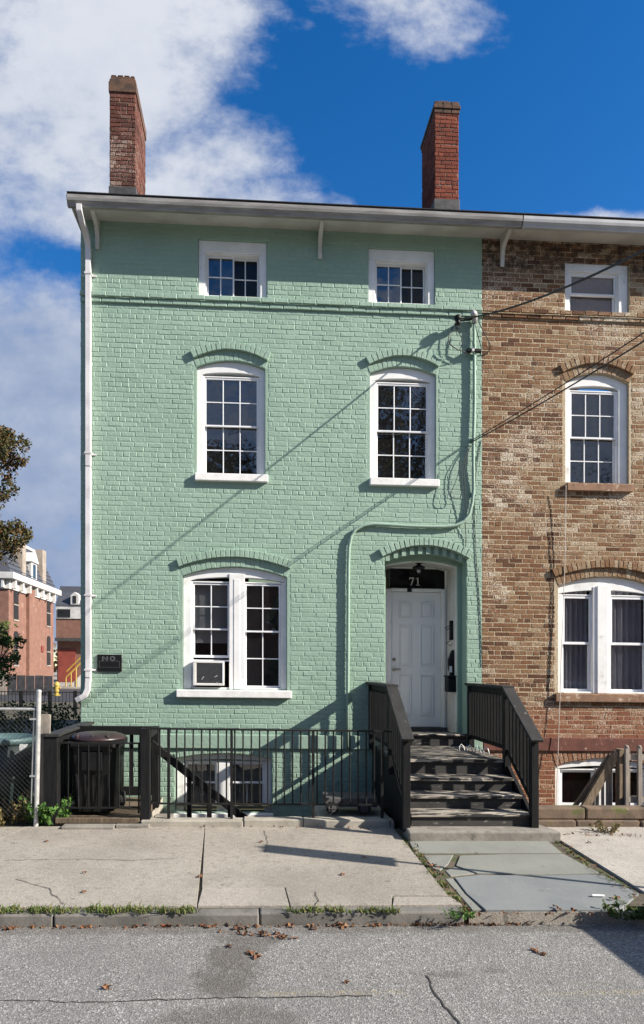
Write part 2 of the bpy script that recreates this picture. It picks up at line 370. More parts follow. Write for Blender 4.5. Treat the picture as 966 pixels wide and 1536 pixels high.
# road / pavement
MARKS = [(gp(500,1489,-.1)[0], gp(500,1489,-.1)[1], .50, .032), (gp(905,1489,-.1)[0], gp(905,1489,-.1)[1], .42, .032)]
STAINS = [(*gp(375,1405,-.1), .34, .18, .75), (*gp(352,1435,-.1), .26, .34, .8), (*gp(335,1470,-.1), .22, .24, .8), (*gp(345,1530,-.1), .42, .20, .6), (*gp(670,1460,-.1), .2, .06, .4), (*gp(740,1455,-.1), .1, .05, .45), (0., -4.80, 40., .10, .55)]
def asphalt(name, base, dark, stain=True):
    m, nt, b, out = newmat(name); n = N(nt); co = n.coord('Object')
    g = n.nt.nodes.new('ShaderNodeTexVoronoi'); g.inputs['Scale'].default_value = 100.; nt.links.new(co, g.inputs['Vector'])
    sp = n.sep(g.outputs['Color'])
    c = n.mix(n.ramp(sp[0], .0, 1., 0, 1, False), (*dark, 1), (*base, 1))
    c = n.mix(n.ramp(sp[1], .78, .95), c, tuple(min(1, x*1.7) for x in base)+(1,))
    c = n.mix(n.ramp(sp[2], .88, .97), c, tuple(x*.35 for x in base)+(1,))
    c = n.mix(n.ramp(n.noise(co, 1.3, 6., .6), .35, .68, 0, .45), c, tuple(x*.62 for x in base)+(1,))
    c = n.mix(n.ramp(n.noise(n.scale(co, (.5,2.2,1)), 2.2, 5., .6), .60, .78, 0, .35), c, (.21,.18,.14,1))
    if stain:   # old oil run from the gutter, and tyre-worn dirt along the kerb
        gpos = nt.nodes.new('ShaderNodeNewGeometry').outputs['Position']; q = n.sep(gpos)
        wob = n.noise(gpos, 4.5, 8., .72)
        tot = None
        for cx_, cy_, rx_, ry_, k_ in STAINS:
            e = n.math('ADD', n.math('POWER', n.math('DIVIDE', n.math('SUBTRACT', q[0], cx_), rx_), 2.), n.math('POWER', n.math('DIVIDE', n.math('SUBTRACT', q[1], cy_), ry_), 2.))
            f_ = n.math('MULTIPLY', n.ramp(n.math('ADD', e, n.math('MULTIPLY', n.math('SUBTRACT', wob, .5), 4.2)), .15, 1.35, 1., 0.), k_)
            tot = f_ if tot is None else n.math('MAXIMUM', tot, f_)
        c = n.mix(n.math('MULTIPLY', tot, .72), c, (.066, .055, .044, 1))
        yl = None     # ghost of an old yellow line
        for cx_, cy_, rx_, ry_ in MARKS:
            e = n.math('MAXIMUM', n.math('ABSOLUTE', n.math('DIVIDE', n.math('SUBTRACT', q[0], cx_), rx_)), n.math('ABSOLUTE', n.math('DIVIDE', n.math('SUBTRACT', q[1], cy_), ry_)))
            f_ = n.ramp(n.math('ADD', e, n.math('MULTIPLY', n.math('SUBTRACT', wob, .5), 1.6)), .55, 1.15, 1., 0.)
            yl = f_ if yl is None else n.math('MAXIMUM', yl, f_)
        c = n.mix(n.math('MULTIPLY', yl, n.ramp(n.noise(gpos, 40., 4., .7), .42, .64, 0., .5)), c, (.31, .25, .13, 1))
    nt.links.new(c, b.inputs['Base Color']); b.inputs['Roughness'].default_value = .9
    b.inputs['Specular IOR Level'].default_value = .25
    h = n.math('ADD', g.outputs['Distance'], n.math('MULTIPLY', n.noise(co, 6., 3.), .5))
    nt.links.new(n.bump(h, .55, .007), b.inputs['Normal'])
    return m
M['asphalt'] = asphalt('aged asphalt', (.235,.228,.216), (.15,.145,.137))
M['asphaltshade'] = pm('far asphalt with painted shade', (.035,.035,.04), (.028,.028,.032), 1., .9, .2)  # shade over the far street is put into this dark base colour
M['tar'] = pm('oil stained asphalt', (.075,.068,.06), (.11,.10,.09), 12., .9, .8, 110., spots=[((.20,.19,.185), 26., .52, .66)])
M['crack'] = pm('dark crack filling', (.03,.027,.024), (.06,.05,.04), 20., .95, .5)
M['lane'] = pm('worn yellow line', (.27,.225,.14), (.21,.19,.155), 20., .85, .8, 110., spots=[((.185,.18,.175), 14., .36, .50)])
def concrete(name, c1, c2, stain):
    m, nt, b, out = newmat(name); n = N(nt); co = n.coord()
    c = n.mix(n.ramp(n.noise(co, 1.4, 6., .62), .32, .70), (*c1, 1), (*c2, 1))
    c = n.mix(n.ramp(n.noise(co, 11., 6., .65), .5, .72, 0, .6), c, (*stain, 1))
    c = n.mix(n.ramp(n.noise(co, .6, 4., .6), .5, .75, 0, .5), c, (*stain, 1))
    gd, _c = n.voro(n.comb(n.math('ADD', n.sep(co)[0], n.math('MULTIPLY', n.noise(co, 9.), .06)), n.sep(co)[1], 0.), 3.4)
    c = n.mix(n.ramp(gd, .10, .055, 0, .6), c, (.085, .08, .072, 1))
    v = n.nt.nodes.new('ShaderNodeTexVoronoi'); v.inputs['Scale'].default_value = 95.; nt.links.new(co, v.inputs['Vector'])
    c = n.mix(n.ramp(n.sep(v.outputs['Color'])[1], .80, .95, 0, .35), c, tuple(min(.7, x*1.5) for x in c1)+(1,))
    c = n.mix(n.ramp(n.sep(v.outputs['Color'])[0], .66, .95, 0, .5), c, tuple(x*.5 for x in c1)+(1,))
    nt.links.new(c, b.inputs['Base Color']); b.inputs['Roughness'].default_value = .9; b.inputs['Specular IOR Level'].default_value = .2
    h = n.math('ADD', n.noise(co, 70., 4., .65), n.math('MULTIPLY', n.noise(co, 7., 4., .6), .8))
    nt.links.new(n.bump(h, .55, .010), b.inputs['Normal'])
    return m
M['walk'] = concrete('aged concrete paving', (.335,.305,.262), (.27,.245,.21), (.175,.155,.13))
M['walkpatch'] = concrete('newer concrete patch', (.36,.325,.285), (.31,.28,.245), (.22,.20,.17))
M['walkright'] = concrete('pale eroded concrete', (.41,.38,.34), (.32,.295,.26), (.22,.20,.17))
M['gravel'] = concrete('exposed aggregate', (.31,.28,.24), (.24,.215,.185), (.12,.10,.085))
def flag(name, c1, c2): return pm(name, c1, c2, 1.8, .8, .5, 16., spots=[((.10,.11,.10), 5., .63, .78), ((.30,.29,.25), 9., .62, .76)])
M['flagA'] = flag('bluestone flag', (.195,.205,.203), (.165,.178,.178))
M['flagB'] = flag('green grey flag', (.22,.225,.20), (.19,.195,.175))
M['jointsoil'] = pm('joint soil', (.075,.062,.042), (.11,.09,.065), 9., .95, .9, 40., spots=[((.05,.075,.02), 6., .5, .62)])

# ------------------------------------------------------------------ masonry generator
def arch_f(x0, x1, zs, zt):
    xc, hw = (x0+x1)/2, (x1-x0)/2
    return lambda x: zs + (zt-zs)*max(0., 1-((x-xc)/hw)**2)
class Opening:
    def __init__(s, x0, x1, zb, zs, zt): s.x0, s.x1, s.zb, s.zs, s.zt = x0, x1, zb, zs, zt; s.top = arch_f(x0, x1, zs, zt)
    def span(s, z):
        if z < s.zb or z > s.zt: return None
        if z <= s.zs: return (s.x0, s.x1)
        hw = (s.x1-s.x0)/2*math.sqrt(max(0, (s.zt-z)/(s.zt-s.zs))); xc = (s.x0+s.x1)/2
        return (xc-hw, xc+hw)
PITCH = .0754
def one_brick(mb, a, b, z0, z1, yf, rng, ch=.006, deep=.03, tone=.5, jit=.0022, mi=0, jy=.0012):
    J = lambda k=1.: rng.uniform(-jit, jit)*k
    a += J(1.5); b += J(1.5); z0 += J(); z1 += J()
    ty, tz = rng.uniform(-jy, jy), rng.uniform(-jy, jy)*.8
    f = yf + rng.uniform(-jy, jy)
    def ring(inset, y):
        return [(a+inset+J(.5), y-ty*0, z0+inset+J(.5)), (b-inset+J(.5), y, z0+inset+J(.5)), (b-inset+J(.5), y, z1-inset+J(.5)), (a+inset+J(.5), y, z1-inset+J(.5))]
    fr = ring(ch, f); fr = [(p[0], p[1] + (ty if i in (1,2) else -ty) + (tz if i > 1 else -tz), p[2]) for i, p in enumerate(fr)]
    vs = ring(0, yf+deep) + ring(0, f+ch*.9) + fr
    fs = [(8,9,10,11)]
    for k in range(4):
        j = (k+1) % 4
        fs += [(k, j, 4+j, 4+k), (4+k, 4+j, 8+j, 8+k)]
    mb.add(vs, fs, mi, tone)
def brickwork(mb, x0, x1, zlo, zhi, cuts, rng, prot=None, L=.213, gap=.010, ch=.006, tonef=None, z_org=7.60, yf=-.008, pitch=PITCH, jit=.0022, jy=.0012):
    i0 = math.floor((zlo-z_org)/pitch); i1 = math.ceil((zhi-z_org)/pitch)
    for i in range(i0, i1):
        z0, z1 = z_org+i*pitch, z_org+(i+1)*pitch
        z0, z1 = max(z0, zlo), min(z1, zhi)
        if z1-z0 < .02: continue
        zm = (z0+z1)/2
        hdr = (i % 7 == 3)
        l = L/2 if hdr else L
        x = x0 - (l*.5 if i % 2 else rng.uniform(0, .03)); spans = []
        blocked = [c.span(zm) for c in cuts]; blocked = sorted(s for s in blocked if s)
        dz = rng.uniform(-.003, .003)
        while x < x1:
            e = x + l*rng.uniform(.95, 1.05); a, b = max(x, x0), min(e, x1); x = e
            segs = [(a, b)]
            for s in blocked:
                nx = []
                for p, q in segs:
                    if q <= s[0] or p >= s[1]: nx.append((p, q))
                    else:
                        if p < s[0]: nx.append((p, s[0]))
                        if q > s[1]: nx.append((s[1], q))
                segs = nx
            for p, q in segs:
                if q-p > .03:
                    t = tonef(rng, (p+q)/2, zm) if tonef else rng.random()
                    ed = gap/2
                    one_brick(mb, p+(0 if p == x0 else ed), q-(0 if q == x1 else ed), z0+ed+dz, z1-ed+dz, yf-(prot(zm) if prot else 0), rng, ch, tone=t, jit=jit, jy=jy)
def sheet(mb, x0, x1, z0, z1, cuts, y=0., mi=1, depth=.22):
    "joint surface with true openings and their reveals"
    xs = {x0, x1}
    for c in cuts:
        n = 14 if c.zt > c.zs else 1
        for k in range(n+1): xs.add(min(max(c.x0+(c.x1-c.x0)*k/n, x0), x1))
    xs = sorted(xs)
    for a, b in zip(xs, xs[1:]):
        if b-a < 1e-6: continue
        m = (a+b)/2
        here = sorted([c for c in cuts if c.x0 < m < c.x1], key=lambda c: c.zb)
        lo = (z0, z0)
        for c in here:
            if c.zb > lo[0]: mb.quad((a,y,lo[0]),(b,y,lo[1]),(b,y,c.zb),(a,y,c.zb), mi)
            lo = (c.top(a), c.top(b))
        mb.quad((a,y,lo[0]),(b,y,lo[1]),(b,y,z1),(a,y,z1), mi)
    for c in cuts:
        d = y+depth
        mb.quad((c.x0,y,c.zb),(c.x0,y,c.zs),(c.x0,d,c.zs),(c.x0,d,c.zb), mi)
        mb.quad((c.x1,y,c.zs),(c.x1,y,c.zb),(c.x1,d,c.zb),(c.x1,d,c.zs), mi)
        mb.quad((c.x0,y,c.zb),(c.x0,d,c.zb),(c.x1,d,c.zb),(c.x1,y,c.zb), mi)
        n = 14 if c.zt > c.zs else 1
        for k in range(n):
            a, b = c.x0+(c.x1-c.x0)*k/n, c.x0+(c.x1-c.x0)*(k+1)/n
            mb.quad((a,y,c.top(a)),(b,y,c.top(b)),(b,d,c.top(b)),(a,d,c.top(a)), mi)
def rowlocks(mb, x0, x1, fbot, ftop, y0, y1, rng, w=.072, tonef=None, mi=0, gap=.008):
    "arch of bricks on edge"
    n = max(3, round((x1-x0)/w)); xc = (x0+x1)/2
    for k in range(n):
        a, b = x0+(x1-x0)*k/n+gap/2, x0+(x1-x0)*(k+1)/n-gap/2
        slope = (fbot(b)-fbot(a))/(b-a); h = ftop((a+b)/2)-fbot((a+b)/2)
        sh = -slope*h*.9
        j = lambda: rng.uniform(-.003, .003)
        yj = y0 + rng.uniform(-.0025, .0025)
        ch = .005
        z = [(a+j(), fbot(a)+j()), (b+j(), fbot(b)+j()), (b+sh+j(), ftop(b)+j()), (a+sh+j(), ftop(a)+j())]
        cx, cz = sum(p[0] for p in z)/4, sum(p[1] for p in z)/4
        inn = [(p[0]+(ch if p[0] < cx else -ch), p[1]+(ch if p[1] < cz else -ch)) for p in z]
        vs = [(p[0], y1, p[1]) for p in z] + [(p[0], yj+ch, p[1]) for p in z] + [(p[0], yj, p[1]) for p in inn]
        fs = [(8,9,10,11)]
        for q in range(4):
            r = (q+1) % 4; fs += [(q, r, 4+r, 4+q), (4+q, 4+r, 8+r, 8+q)]
        mb.add(vs, fs, mi, tonef(rng, a, z[0][1]) if tonef else rng.random())

# ------------------------------------------------------------------ windows
def pane_mb(x0, x1, z0, z1, y): return MB().box(x0, x1, y, y+.006, z0, z1)
def sash(parent, x0, x1, z0, z1, y, cols, rows, mat, glass, st=.035, mu=.016, bot=None, name='sash'):
    mb = MB(); b = bot or st
    mb.box(x0, x0+st, y, y+.035, z0, z1); mb.box(x1-st, x1, y, y+.035, z0, z1)
    mb.box(x0+st, x1-st, y, y+.035, z0, z0+b); mb.box(x0+st, x1-st, y, y+.035, z1-st, z1)
    xi0, xi1, zi0, zi1 = x0+st, x1-st, z0+b, z1-st
    for k in range(1, cols): c = xi0+(xi1-xi0)*k/cols; mb.box(c-mu/2, c+mu/2, y+.007, y+.021, zi0, zi1)
    for k in range(1, rows): c = zi0+(zi1-zi0)*k/rows; mb.box(xi0, xi1, y+.008, y+.020, c-mu/2, c+mu/2)
    mb.build(name, mat, parent, bevel=.003)
    pane_mb(xi0, xi1, zi0, zi1, y+.022).build('pane', glass, parent)
def casing(house, o, wl, wr, wtop, wbot, mat, y0=.05, y1=.17, flat=.45, name='window'):
    mb = MB()
    zi = o.zs - wtop
    fi = lambda x: min(zi + (o.top(x)-o.zs)*flat, o.top(x)-.03)
    mb.box(o.x0+.004, o.x0+wl, y0, y1, o.zb+.003, zi+.0)
    mb.box(o.x1-wr, o.x1-.004, y0, y1, o.zb+.003, zi+.0)
    mb.band(o.x0+.004, o.x1-.004, lambda x: o.top(x)-.003, lambda x: fi(x) if o.x0+wl-.001 < x < o.x1-wr+.001 else zi, y0+.002, y1, 16)
    # stepped inner moulding
    s = .022
    mb.box(o.x0+wl, o.x0+wl+s, y0+.025, y1-.003, o.zb+.003, zi); mb.box(o.x1-wr-s, o.x1-wr, y0+.025, y1-.003, o.zb+.003, zi)
    mb.box(o.x0+wl, o.x1-wr, y0+.026, y1-.004, zi-s, zi-.001)
    if wbot: mb.box(o.x0+wl+s, o.x1-wr-s, y0+.004, y1-.002, o.zb+.003, o.zb+wbot)
    return mb.build(name, mat, house, bevel=.004)
def sill(parent, x0, x1, z0, z1, mat, y0=-.072, y1=.06):
    mb = MB(); mb.box(x0, x1, y0, y1, z0, z1)
    return mb.build('sill', mat, parent, bevel=.010)
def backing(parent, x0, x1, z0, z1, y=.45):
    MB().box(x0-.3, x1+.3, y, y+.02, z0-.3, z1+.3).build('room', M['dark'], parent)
def drape(parent, x0, x1, z0, z1, y, mat, folds=7, amp=.025, name='curtain'):
    mb = MB(); n = folds*8; vs = []; fs = []
    for i in range(n+1):
        x = x0+(x1-x0)*i/n; yy = y+amp*math.sin(i/n*folds*2*math.pi)+.008*math.sin(i*1.7)
        vs += [(x, yy, z0), (x+.01*math.sin(i*.9), yy*1.0, z1)]
    for i in range(n): fs.append((2*i, 2*i+2, 2*i+3, 2*i+1))
    mb.add(vs, fs); mb.build(name, mat, parent, smooth=True)

# ================================================================== the green house
G_X0, G_X1 = -2.66, 3.557
GH = thing('row_house', 'tall mint green painted brick row house with white windows and brick chimneys', 'house', (.4, 0, -.1))
oA1 = Opening(-.878, .18, 7.70, 8.57, 8.57); oA2 = Opening(1.76, 2.81, 7.70, 8.555, 8.555)
o21 = Opening(-.905, .155, 4.955, 6.60, 6.715); o22 = Opening(1.783, 2.828, 4.955, 6.60, 6.715)
oD1 = Opening(-1.115, .492, 1.636, 3.385, 3.535)
oB1 = Opening(-1.235, .26, -.26, .58, .66)
oDR = Opening(2.015, 3.313, .78, 3.66, 3.80)
ops = [oA1, oA2, o21, o22, oD1, oB1, oDR]
def grown(o, dz0, dz1, dx=0.): return Opening(o.x0-dx, o.x1+dx, o.zb, o.zs+dz0, o.zt+dz1)
cut2 = [oA1, oA2, grown(o21, .115, .153, .04), grown(o22, .115, .153, .04), grown(oD1, .12, .147, .05), grown(oB1, .05, .06, .0), grown(oDR, .10, .13, .0)]
band_cut = Opening(G_X0-1, G_X1+1, .735, .95, .95)
def prot_green(z):
    if 7.60 < z < 7.678: return .058
    if 7.522 < z < 7.60: return .03
    return 0.
mb = MB(); rg = random.Random(3)
brickwork(mb, G_X0, G_X1, -1., 8.79, cut2+[band_cut], rg, prot_green, jit=.0028, gap=.006, ch=.0075, yf=-.0040, jy=.0015)
sheet(mb, G_X0+.004, G_X1, -1., 8.8, [q for q in ops if q is not oDR]+[Opening(2.015, 3.313, .78, 3.73, 3.925)], 0.)
# side, back and top of the shell
mb.quad((G_X0+.002,0,-1),(G_X0+.002,0,8.8),(G_X0+.002,8,8.8),(G_X0+.002,8,-1), 1)
mb.add([(G_X0+.002,0,8.8),(G_X0+.002,8,8.8),(G_X0+.002,4,11.9)], [(0,1,2)], 1)
mb.quad((G_X0,8,-1),(G_X0,8,8.8),(G_X1,8,8.8),(G_X1,8,-1), 1)
mb.build('brick_wall', [M['green'], M['greenmortar']], GH)
# side courses (seen only from the left)
mb = MB()
for i in range(0, 112):
    z0 = -1+i*PITCH*1.12; x = 0.
    if z0 > 8.6: break
    mb.box(G_X0-.004, G_X0+.01, .02, 8, z0+.006, z0+PITCH*1.12-.006)
mb.build('side_courses', M['green'], GH)
MB().box(G_X0-.002, 1.90, -.045, .0, .735, .95).box(3.33, G_X1-.001, -.045, .0, .735, .95).build('water_table', M['greensmooth'], GH, bevel=.012)
mb = MB()  # brick hoods over the openings
for o, e0, e1, zs, zt, h in ((o21, -.045, .035, 6.715, 6.868, .115), (o22, -.02, .035, 6.715, 6.868, .115), (oD1, -.06, .055, 3.515, 3.682, .115)):
    fb = arch_f(o.x0+e0, o.x1+e1, zs, zt); ft = lambda x, fb=fb, h=h: fb(x)+h
    hb = MB(); rowlocks(hb, o.x0+e0, o.x1+e1, fb, ft, -.058, .02, rg, gap=.005); hb.build('brick_hood', M['green'], GH)
    rb = MB(); rowlocks(rb, o.x0-.005, o.x1+.005, lambda x, o=o: o.top(x)+.004, lambda x, fb=fb: fb(x)+.004, -.005, .10, rg, gap=.005); rb.build('brick_arch', M['green'], GH)
rb = MB(); rowlocks(rb, oB1.x0, oB1.x1, lambda x: oB1.top(x)+.002, lambda x: oB1.top(x)+.07, -.012, .10, rg); rb.build('brick_arch', M['green'], GH)
# door hood: two tiers, the lower one of dentils
fb = arch_f(1.965, 3.345, 3.73, 3.925); hb = MB(); rowlocks(hb, 1.965, 3.345, fb, lambda x: fb(x)+.115, -.062, .06, rg); hb.build('brick_hood', M['green'], GH)
db = MB()
for k in range(10):
    x = 2.03+k*.128; db.box(x, x+.066, -.002, .06, oDR.top(min(max(x+.03, 2.03), 3.3))+.0, fb(x+.03)+.005)
db.band(2.0, 3.325, lambda x: fb(x), lambda x: oDR.top(x)+.004, .045, .10)
db.build('dentil_course', M['green'], GH)
# ---- eaves, gutter, roof
EX0 = -2.735
SOFP = [(-.375,8.712),(.05,8.785),(.05,8.83),(-.375,8.757)]
mb = MB(); mb.prism(SOFP, EX0+.03, G_X1, plane='yz'); mb.box(EX0+.03, G_X1, -.383, -.365, 8.70, 8.80)
mb.box(EX0+.03, EX0+.05, -.37, 4.2, 8.71, 8.84); mb.box(EX0+.05, G_X0, .05, 4., 8.785, 8.80)
mb.build('soffit', M['soffit'], GH, bevel=.004)
def gutter(house, x0, x1, mat, ends=True):
    mb = MB()
    prof = [(-.384, 8.94), (-.379, 8.80), (-.44, 8.795), (-.452, 8.83), (-.478, 8.87), (-.487, 8.905), (-.487, 8.948), (-.478, 8.955), (-.470, 8.948), (-.470, 8.91), (-.462, 8.88), (-.44, 8.845), (-.43, 8.812), (-.392, 8.812), (-.392, 8.94)]
    prof = [(p_[0], p_[1]-.13+(.012 if p_[1] < 8.85 else 0.)) for p_ in prof]
    mb.prism(prof, x0, x1, plane='yz')
    if ends: mb.prism(prof[:8], x0, x0+.006, plane='yz')
    g = mb.build('gutter', mat, house)
    return g
def roof(house, x0, x1, y0=-.465, z0=8.862, pitch=35.):
    t = math.tan(math.radians(pitch)); yr = 4.0
    zr = z0+(yr-y0)*t
    mb = MB()
    mb.prism([(y0, z0), (yr, zr), (2*yr-y0, z0), (2*yr-y0, z0-.03), (yr, zr-.035), (y0, z0-.03)], x0, x1, plane='yz')
    n = 26
    for k in range(n):   # shingle courses
        y = y0-.012+k*(yr-y0)/n; z = z0+(y-y0)*t
        mb.quad((x0,y,z+.012),(x1,y,z+.012),(x1,y+.19,z+.19*t+.004),(x0,y+.19,z+.19*t+.004))
        mb.quad((x0,y,z+.0),(x1,y,z+.0),(x1,y,z+.012),(x0,y,z+.012))
    return mb.build('roof', M['roof'], house)
gut = gutter(GH, EX0, G_X1+.45, M['gutter'])
roof(GH, EX0+.0, G_X1)
def bracket(house, x):
    pts = [(-.34, 8.73), (-.005, 8.78), (-.005, 8.34), (-.035, 8.32), (-.05, 8.36), (-.055, 8.50), (-.10, 8.60), (-.20, 8.64), (-.31, 8.675), (-.34, 8.70)]
    MB().prism(pts, x-.03, x+.03, plane='yz').build('bracket', M['soffit'], house, bevel=.006)
bracket(GH, -2.40); bracket(GH, 1.0)
# downspout
xd = -2.53
mb = MB()
def rpipe(mb, pts, w, d):
    for a, b in zip(pts, pts[1:]): mb.beam(a, b, w, d, up=(0,1,0))
pts = [(xd-.035,-.43,8.69),(xd-.035,-.425,8.62),(xd-.02,-.34,8.53),(xd,-.14,8.42),(xd,-.06,8.33),(xd,-.056,8.1),(xd,-.056,5.),(xd,-.056,1.80),(xd-.01,-.056,1.62),(xd-.05,-.06,1.53),(xd-.11,-.06,1.49),(xd-.17,-.05,1.46)]
for a_, b_ in zip(pts, pts[1:]): mb.beam(Vector(a_)-(Vector(b_)-Vector(a_)).normalized()*.012, Vector(b_)+(Vector(b_)-Vector(a_)).normalized()*.012, .080, .080, up=(0,1,.0) if abs(b_[2]-a_[2]) > abs(b_[1]-a_[1]) else (0,0,1))
dsp = mb.build('downspout', M['pipe'], GH, bevel=.006)
for z in (7.92, 5.2, 3.05, 1.92):
    MB().box(xd-.10, xd+.11, -.02, .0, z-.012, z+.012).box(xd-.05, xd+.05, -.103, -.01, z-.014, z+.014).build('strap', M['pipe'], dsp)
# ---- chimneys
def chimney(house, pl, pr, ytop, ybase, y0, y1, mats, rng, capc, name='chimney', corbel=False, tone=None):
    x0, _ = wp(pl, ybase, y0); x1, z1 = wp(pr, ytop, y0); zb = 8.862+(y0+.46)*math.tan(math.radians(35))-.25
    mb = MB()
    brickwork(mb, x0, x1, zb, z1-.17, [], rng, None, ch=.005, z_org=zb, yf=y0-.008, tonef=tone, L=.205, pitch=.074, jit=.004)
    # right and left faces: courses turned along y
    for sx, xs in ((1, x1), (-1, x0)):
        sub = MB(); brickwork(sub, y0, y1, zb, z1-.17, [], rng, None, ch=.005, z_org=zb, yf=-.008, tonef=tone, L=.205, pitch=.074, jit=.004)
        b = len(mb.v)
        mb.v += [(xs - sx*y_, x_, z_) for x_, y_, z_ in sub.v]; mb.t += sub.t
        mb.f += [tuple(b+i for i in (f if sx > 0 else f[::-1])) for f in sub.f]; mb.m += sub.m
    mb.box(x0, x1, y0, y1, zb, z1-.17, 1)
    ch = mb.build(name, mats, house)
    cb = MB(); cr = random.Random(5)
    if corbel:
        zc = z1-.22
        for k in range(3):
            e = (.02, .035, .012)[k]
            n = 3
            for q in range(n):
                a = x0-e+(x1-x0+2*e)*q/n; cb.box(a+.004, a+(x1-x0+2*e)/n-.004+cr.uniform(-.004,.004), y0-e, y1+e, zc+k*.076+.004, zc+k*.076+.072)
        for q in range(5): 
            a = x0+.05+q*.065+cr.uniform(-.01,.01); cb.box(a, a+.05, y0+cr.uniform(.0,.03), y0+.3, z1, z1+cr.uniform(.015,.05))
    else:
        cb.box(x0-.022, x1+.022, y0-.022, y1+.022, z1-.30, z1-.12); cb.box(x0-.008, x1+.008, y0-.006, y1+.006, z1-.125, z1-.06)
        cb.box(x0+.01, x1-.01, y0+.01, y1-.01, z1-.06, z1)
        for q in range(4): 
            a = x0+.02+q*(x1-x0-.1)/3; cb.box(a, a+cr.uniform(.06,.1), y0+.005, y1-.02, z1, z1+cr.uniform(.006,.02))
    cb.build('chimney_cap', capc, ch, bevel=.008)
    zf0 = wp(pl, ybase+4, y0)[1]; zf1 = wp(pl, ybase-13, y0)[1]
    MB().box(x0-.02, x1+.02, y0-.022, y1+.02, zf0-.5, zf1).build('flashing', M['flash'], ch, bevel=.004)
    return ch
chimney(GH, 165, 203, 115, 293, 1.6, 2.62, [M['chim'], M['chimmortar']], random.Random(11), M['chimcap'])
chimney(GH, 652.5, 687.5, 154, 312, 1.6, 2.5, [M['chim2'], M['chim2mortar']], random.Random(12), M['chimcap'], corbel=True)
# ---- attic sliders
for o, g1 in ((oA1, M['glass']), (oA2, M['glass'])):
    w = casing(GH, o, .105, .105, .17, .03, M['white'], y0=.03)
    a, b, c, d = o.x0+.13, o.x1-.13, o.zb+.032, o.zs-.195
    m = (a+b)/2
    sash(w, a, m+.02, c, d, .10, 2, 2, M['vinyl'], g1, st=.022)
    sash(w, m-.015, b, c, d, .14, 2, 2, M['vinyl'], M['glassscreen'], st=.022)
# ---- second floor double-hung windows
for o, s0, s1 in ((o21, -.02, .04), (o22, -.01, .035)):
    w = casing(GH, o, .095, .085, .10, 0., M['white'])
    a, b, c, d = o.x0+.118, o.x1-.108, o.zb+.003, o.zs-.10-.022
    m = c+(d-c)*.515
    sash(w, a, b, m-.02, d, .085, 3, 2, M['vinyl'], M['glass'], st=.026)
    sash(w, a, b, c, m+.02, .125, 3, 2, M['vinyl'], M['glass'], st=.026, bot=.045)
    sill(w, o.x0+s0, o.x1+s1, 4.84, 4.955, M['sillwhite'])
# ---- ground floor pair
o = oD1
w = casing(GH, o, .125, .075, .07, .035, M['white'])
ml, mr = -.405, -.165
MB().box(ml, mr, .035, .175, o.zb+.003, o.top(-.3)-.10).box(ml+.07, mr-.07, .028, .04, o.zb+.01, 3.35).build('mullion', M['white'], w, bevel=.006)
zt = o.zs-.10
# left light: top sash with blind, bottom sash pulled up above the cooler
a, b = o.x0+.15, ml-.002
sash(w, a, b, 2.56, zt, .09, 2, 2, M['vinyl'], M['clear'], st=.024)
sash(w, a, b, 2.13, 2.60, .13, 2, 1, M['vinyl'], M['clear'], st=.024, bot=.04)
MB().box(a, b, .135, .16, 2.075, 2.098).box(a, a+.03, .135, .16, 1.64, 2.075).build('side_filler', M['vinyl'], w)
backing(w, a, b, 1.7, zt, .5)
MB().box(a, b, .185, .195, 2.36, zt+.05).build('blind', M['blind'], w)
# right light
a, b = mr+.002, o.x1-.10
m = 2.555
sash(w, a, b, m-.02, zt, .085, 2, 2, M['vinyl'], M['glass'], st=.026)
sash(w, a, b, o.zb+.04, m+.02, .125, 2, 2, M['vinyl'], M['glass'], st=.026)
sill(w, -1.205, .557, 1.52, 1.634, M['sillwhite'], y0=-.085)
# ---- basement pair
o = oB1
w = casing(GH, o, .13, .10, .06, 0, M['white'], y0=.09, y1=.2)
MB().box(-.60, -.40, .08, .20, o.zb+.003, .50).build('mullion', M['white'], w, bevel=.006)
for a, b in ((o.x0+.153, -.602), (-.398, o.x1-.123)):
    sash(w, a, b, .17, .495, .145, 1, 1, M['vinyl'], M['clear'], st=.028)
    sash(w, a, b, o.zb+.06, .19, .18, 2, 1, M['vinyl'], M['clear'], st=.028, mu=.01)
    MB().box(a, b, .30, .31, o.zb, .52).build('blind', M['blind'], w)
sill(w, o.x0-.02, o.x1+.02, -.33, -.262, M['sillwhite'], y0=-.06)
# ---- doorway: green reveal, white lobby, door and transom
LY = .86   # door plane
mb = MB()
jl, jr = 2.075, 3.245
def lob(x): return 3.635+(oDR.top(min(max(x, oDR.x0), oDR.x1))-oDR.zs)*.7
n = 14
xs = [jl+(jr-jl)*k/n for k in range(n+1)]
for a, b in zip(xs, xs[1:]): mb.quad((a,.30,lob(a)),(b,.30,lob(b)),(b,LY+.1,lob(b)),(a,LY+.1,lob(a)))
mb.box(jl-.05, jl, .30, LY+.1, .9, lob(jl)); mb.box(jr, jr+.06, .30, LY+.1, .9, lob(jr))
mb.build('lobby_lining', M['jamb'], GH)
mb = MB(); fl = lambda x: lob(min(max(x, jl), jr))
mb.box(oDR.x0-.1, jl+.0, .22, .31, .9, lob(jl)+.0); mb.box(jr, oDR.x1+.1, .22, .31, .9, lob(jr)+.0)
mb.band(oDR.x0-.1, oDR.x1+.1, lambda x: 4.0, fl, .221, .309)
mb.build('door_reveal', M['greensmooth'], GH)
MB().box(jr-.004, jr+.03, .296, .34, .95, lob(jr)).box(jl-.03, jl+.012, .296, .34, .95, lob(jl)).band(jl, jr, lambda x: lob(x)+.02, lambda x: lob(x)-.018, .297, .338).build('door_trim', M['white'], GH, bevel=.004)
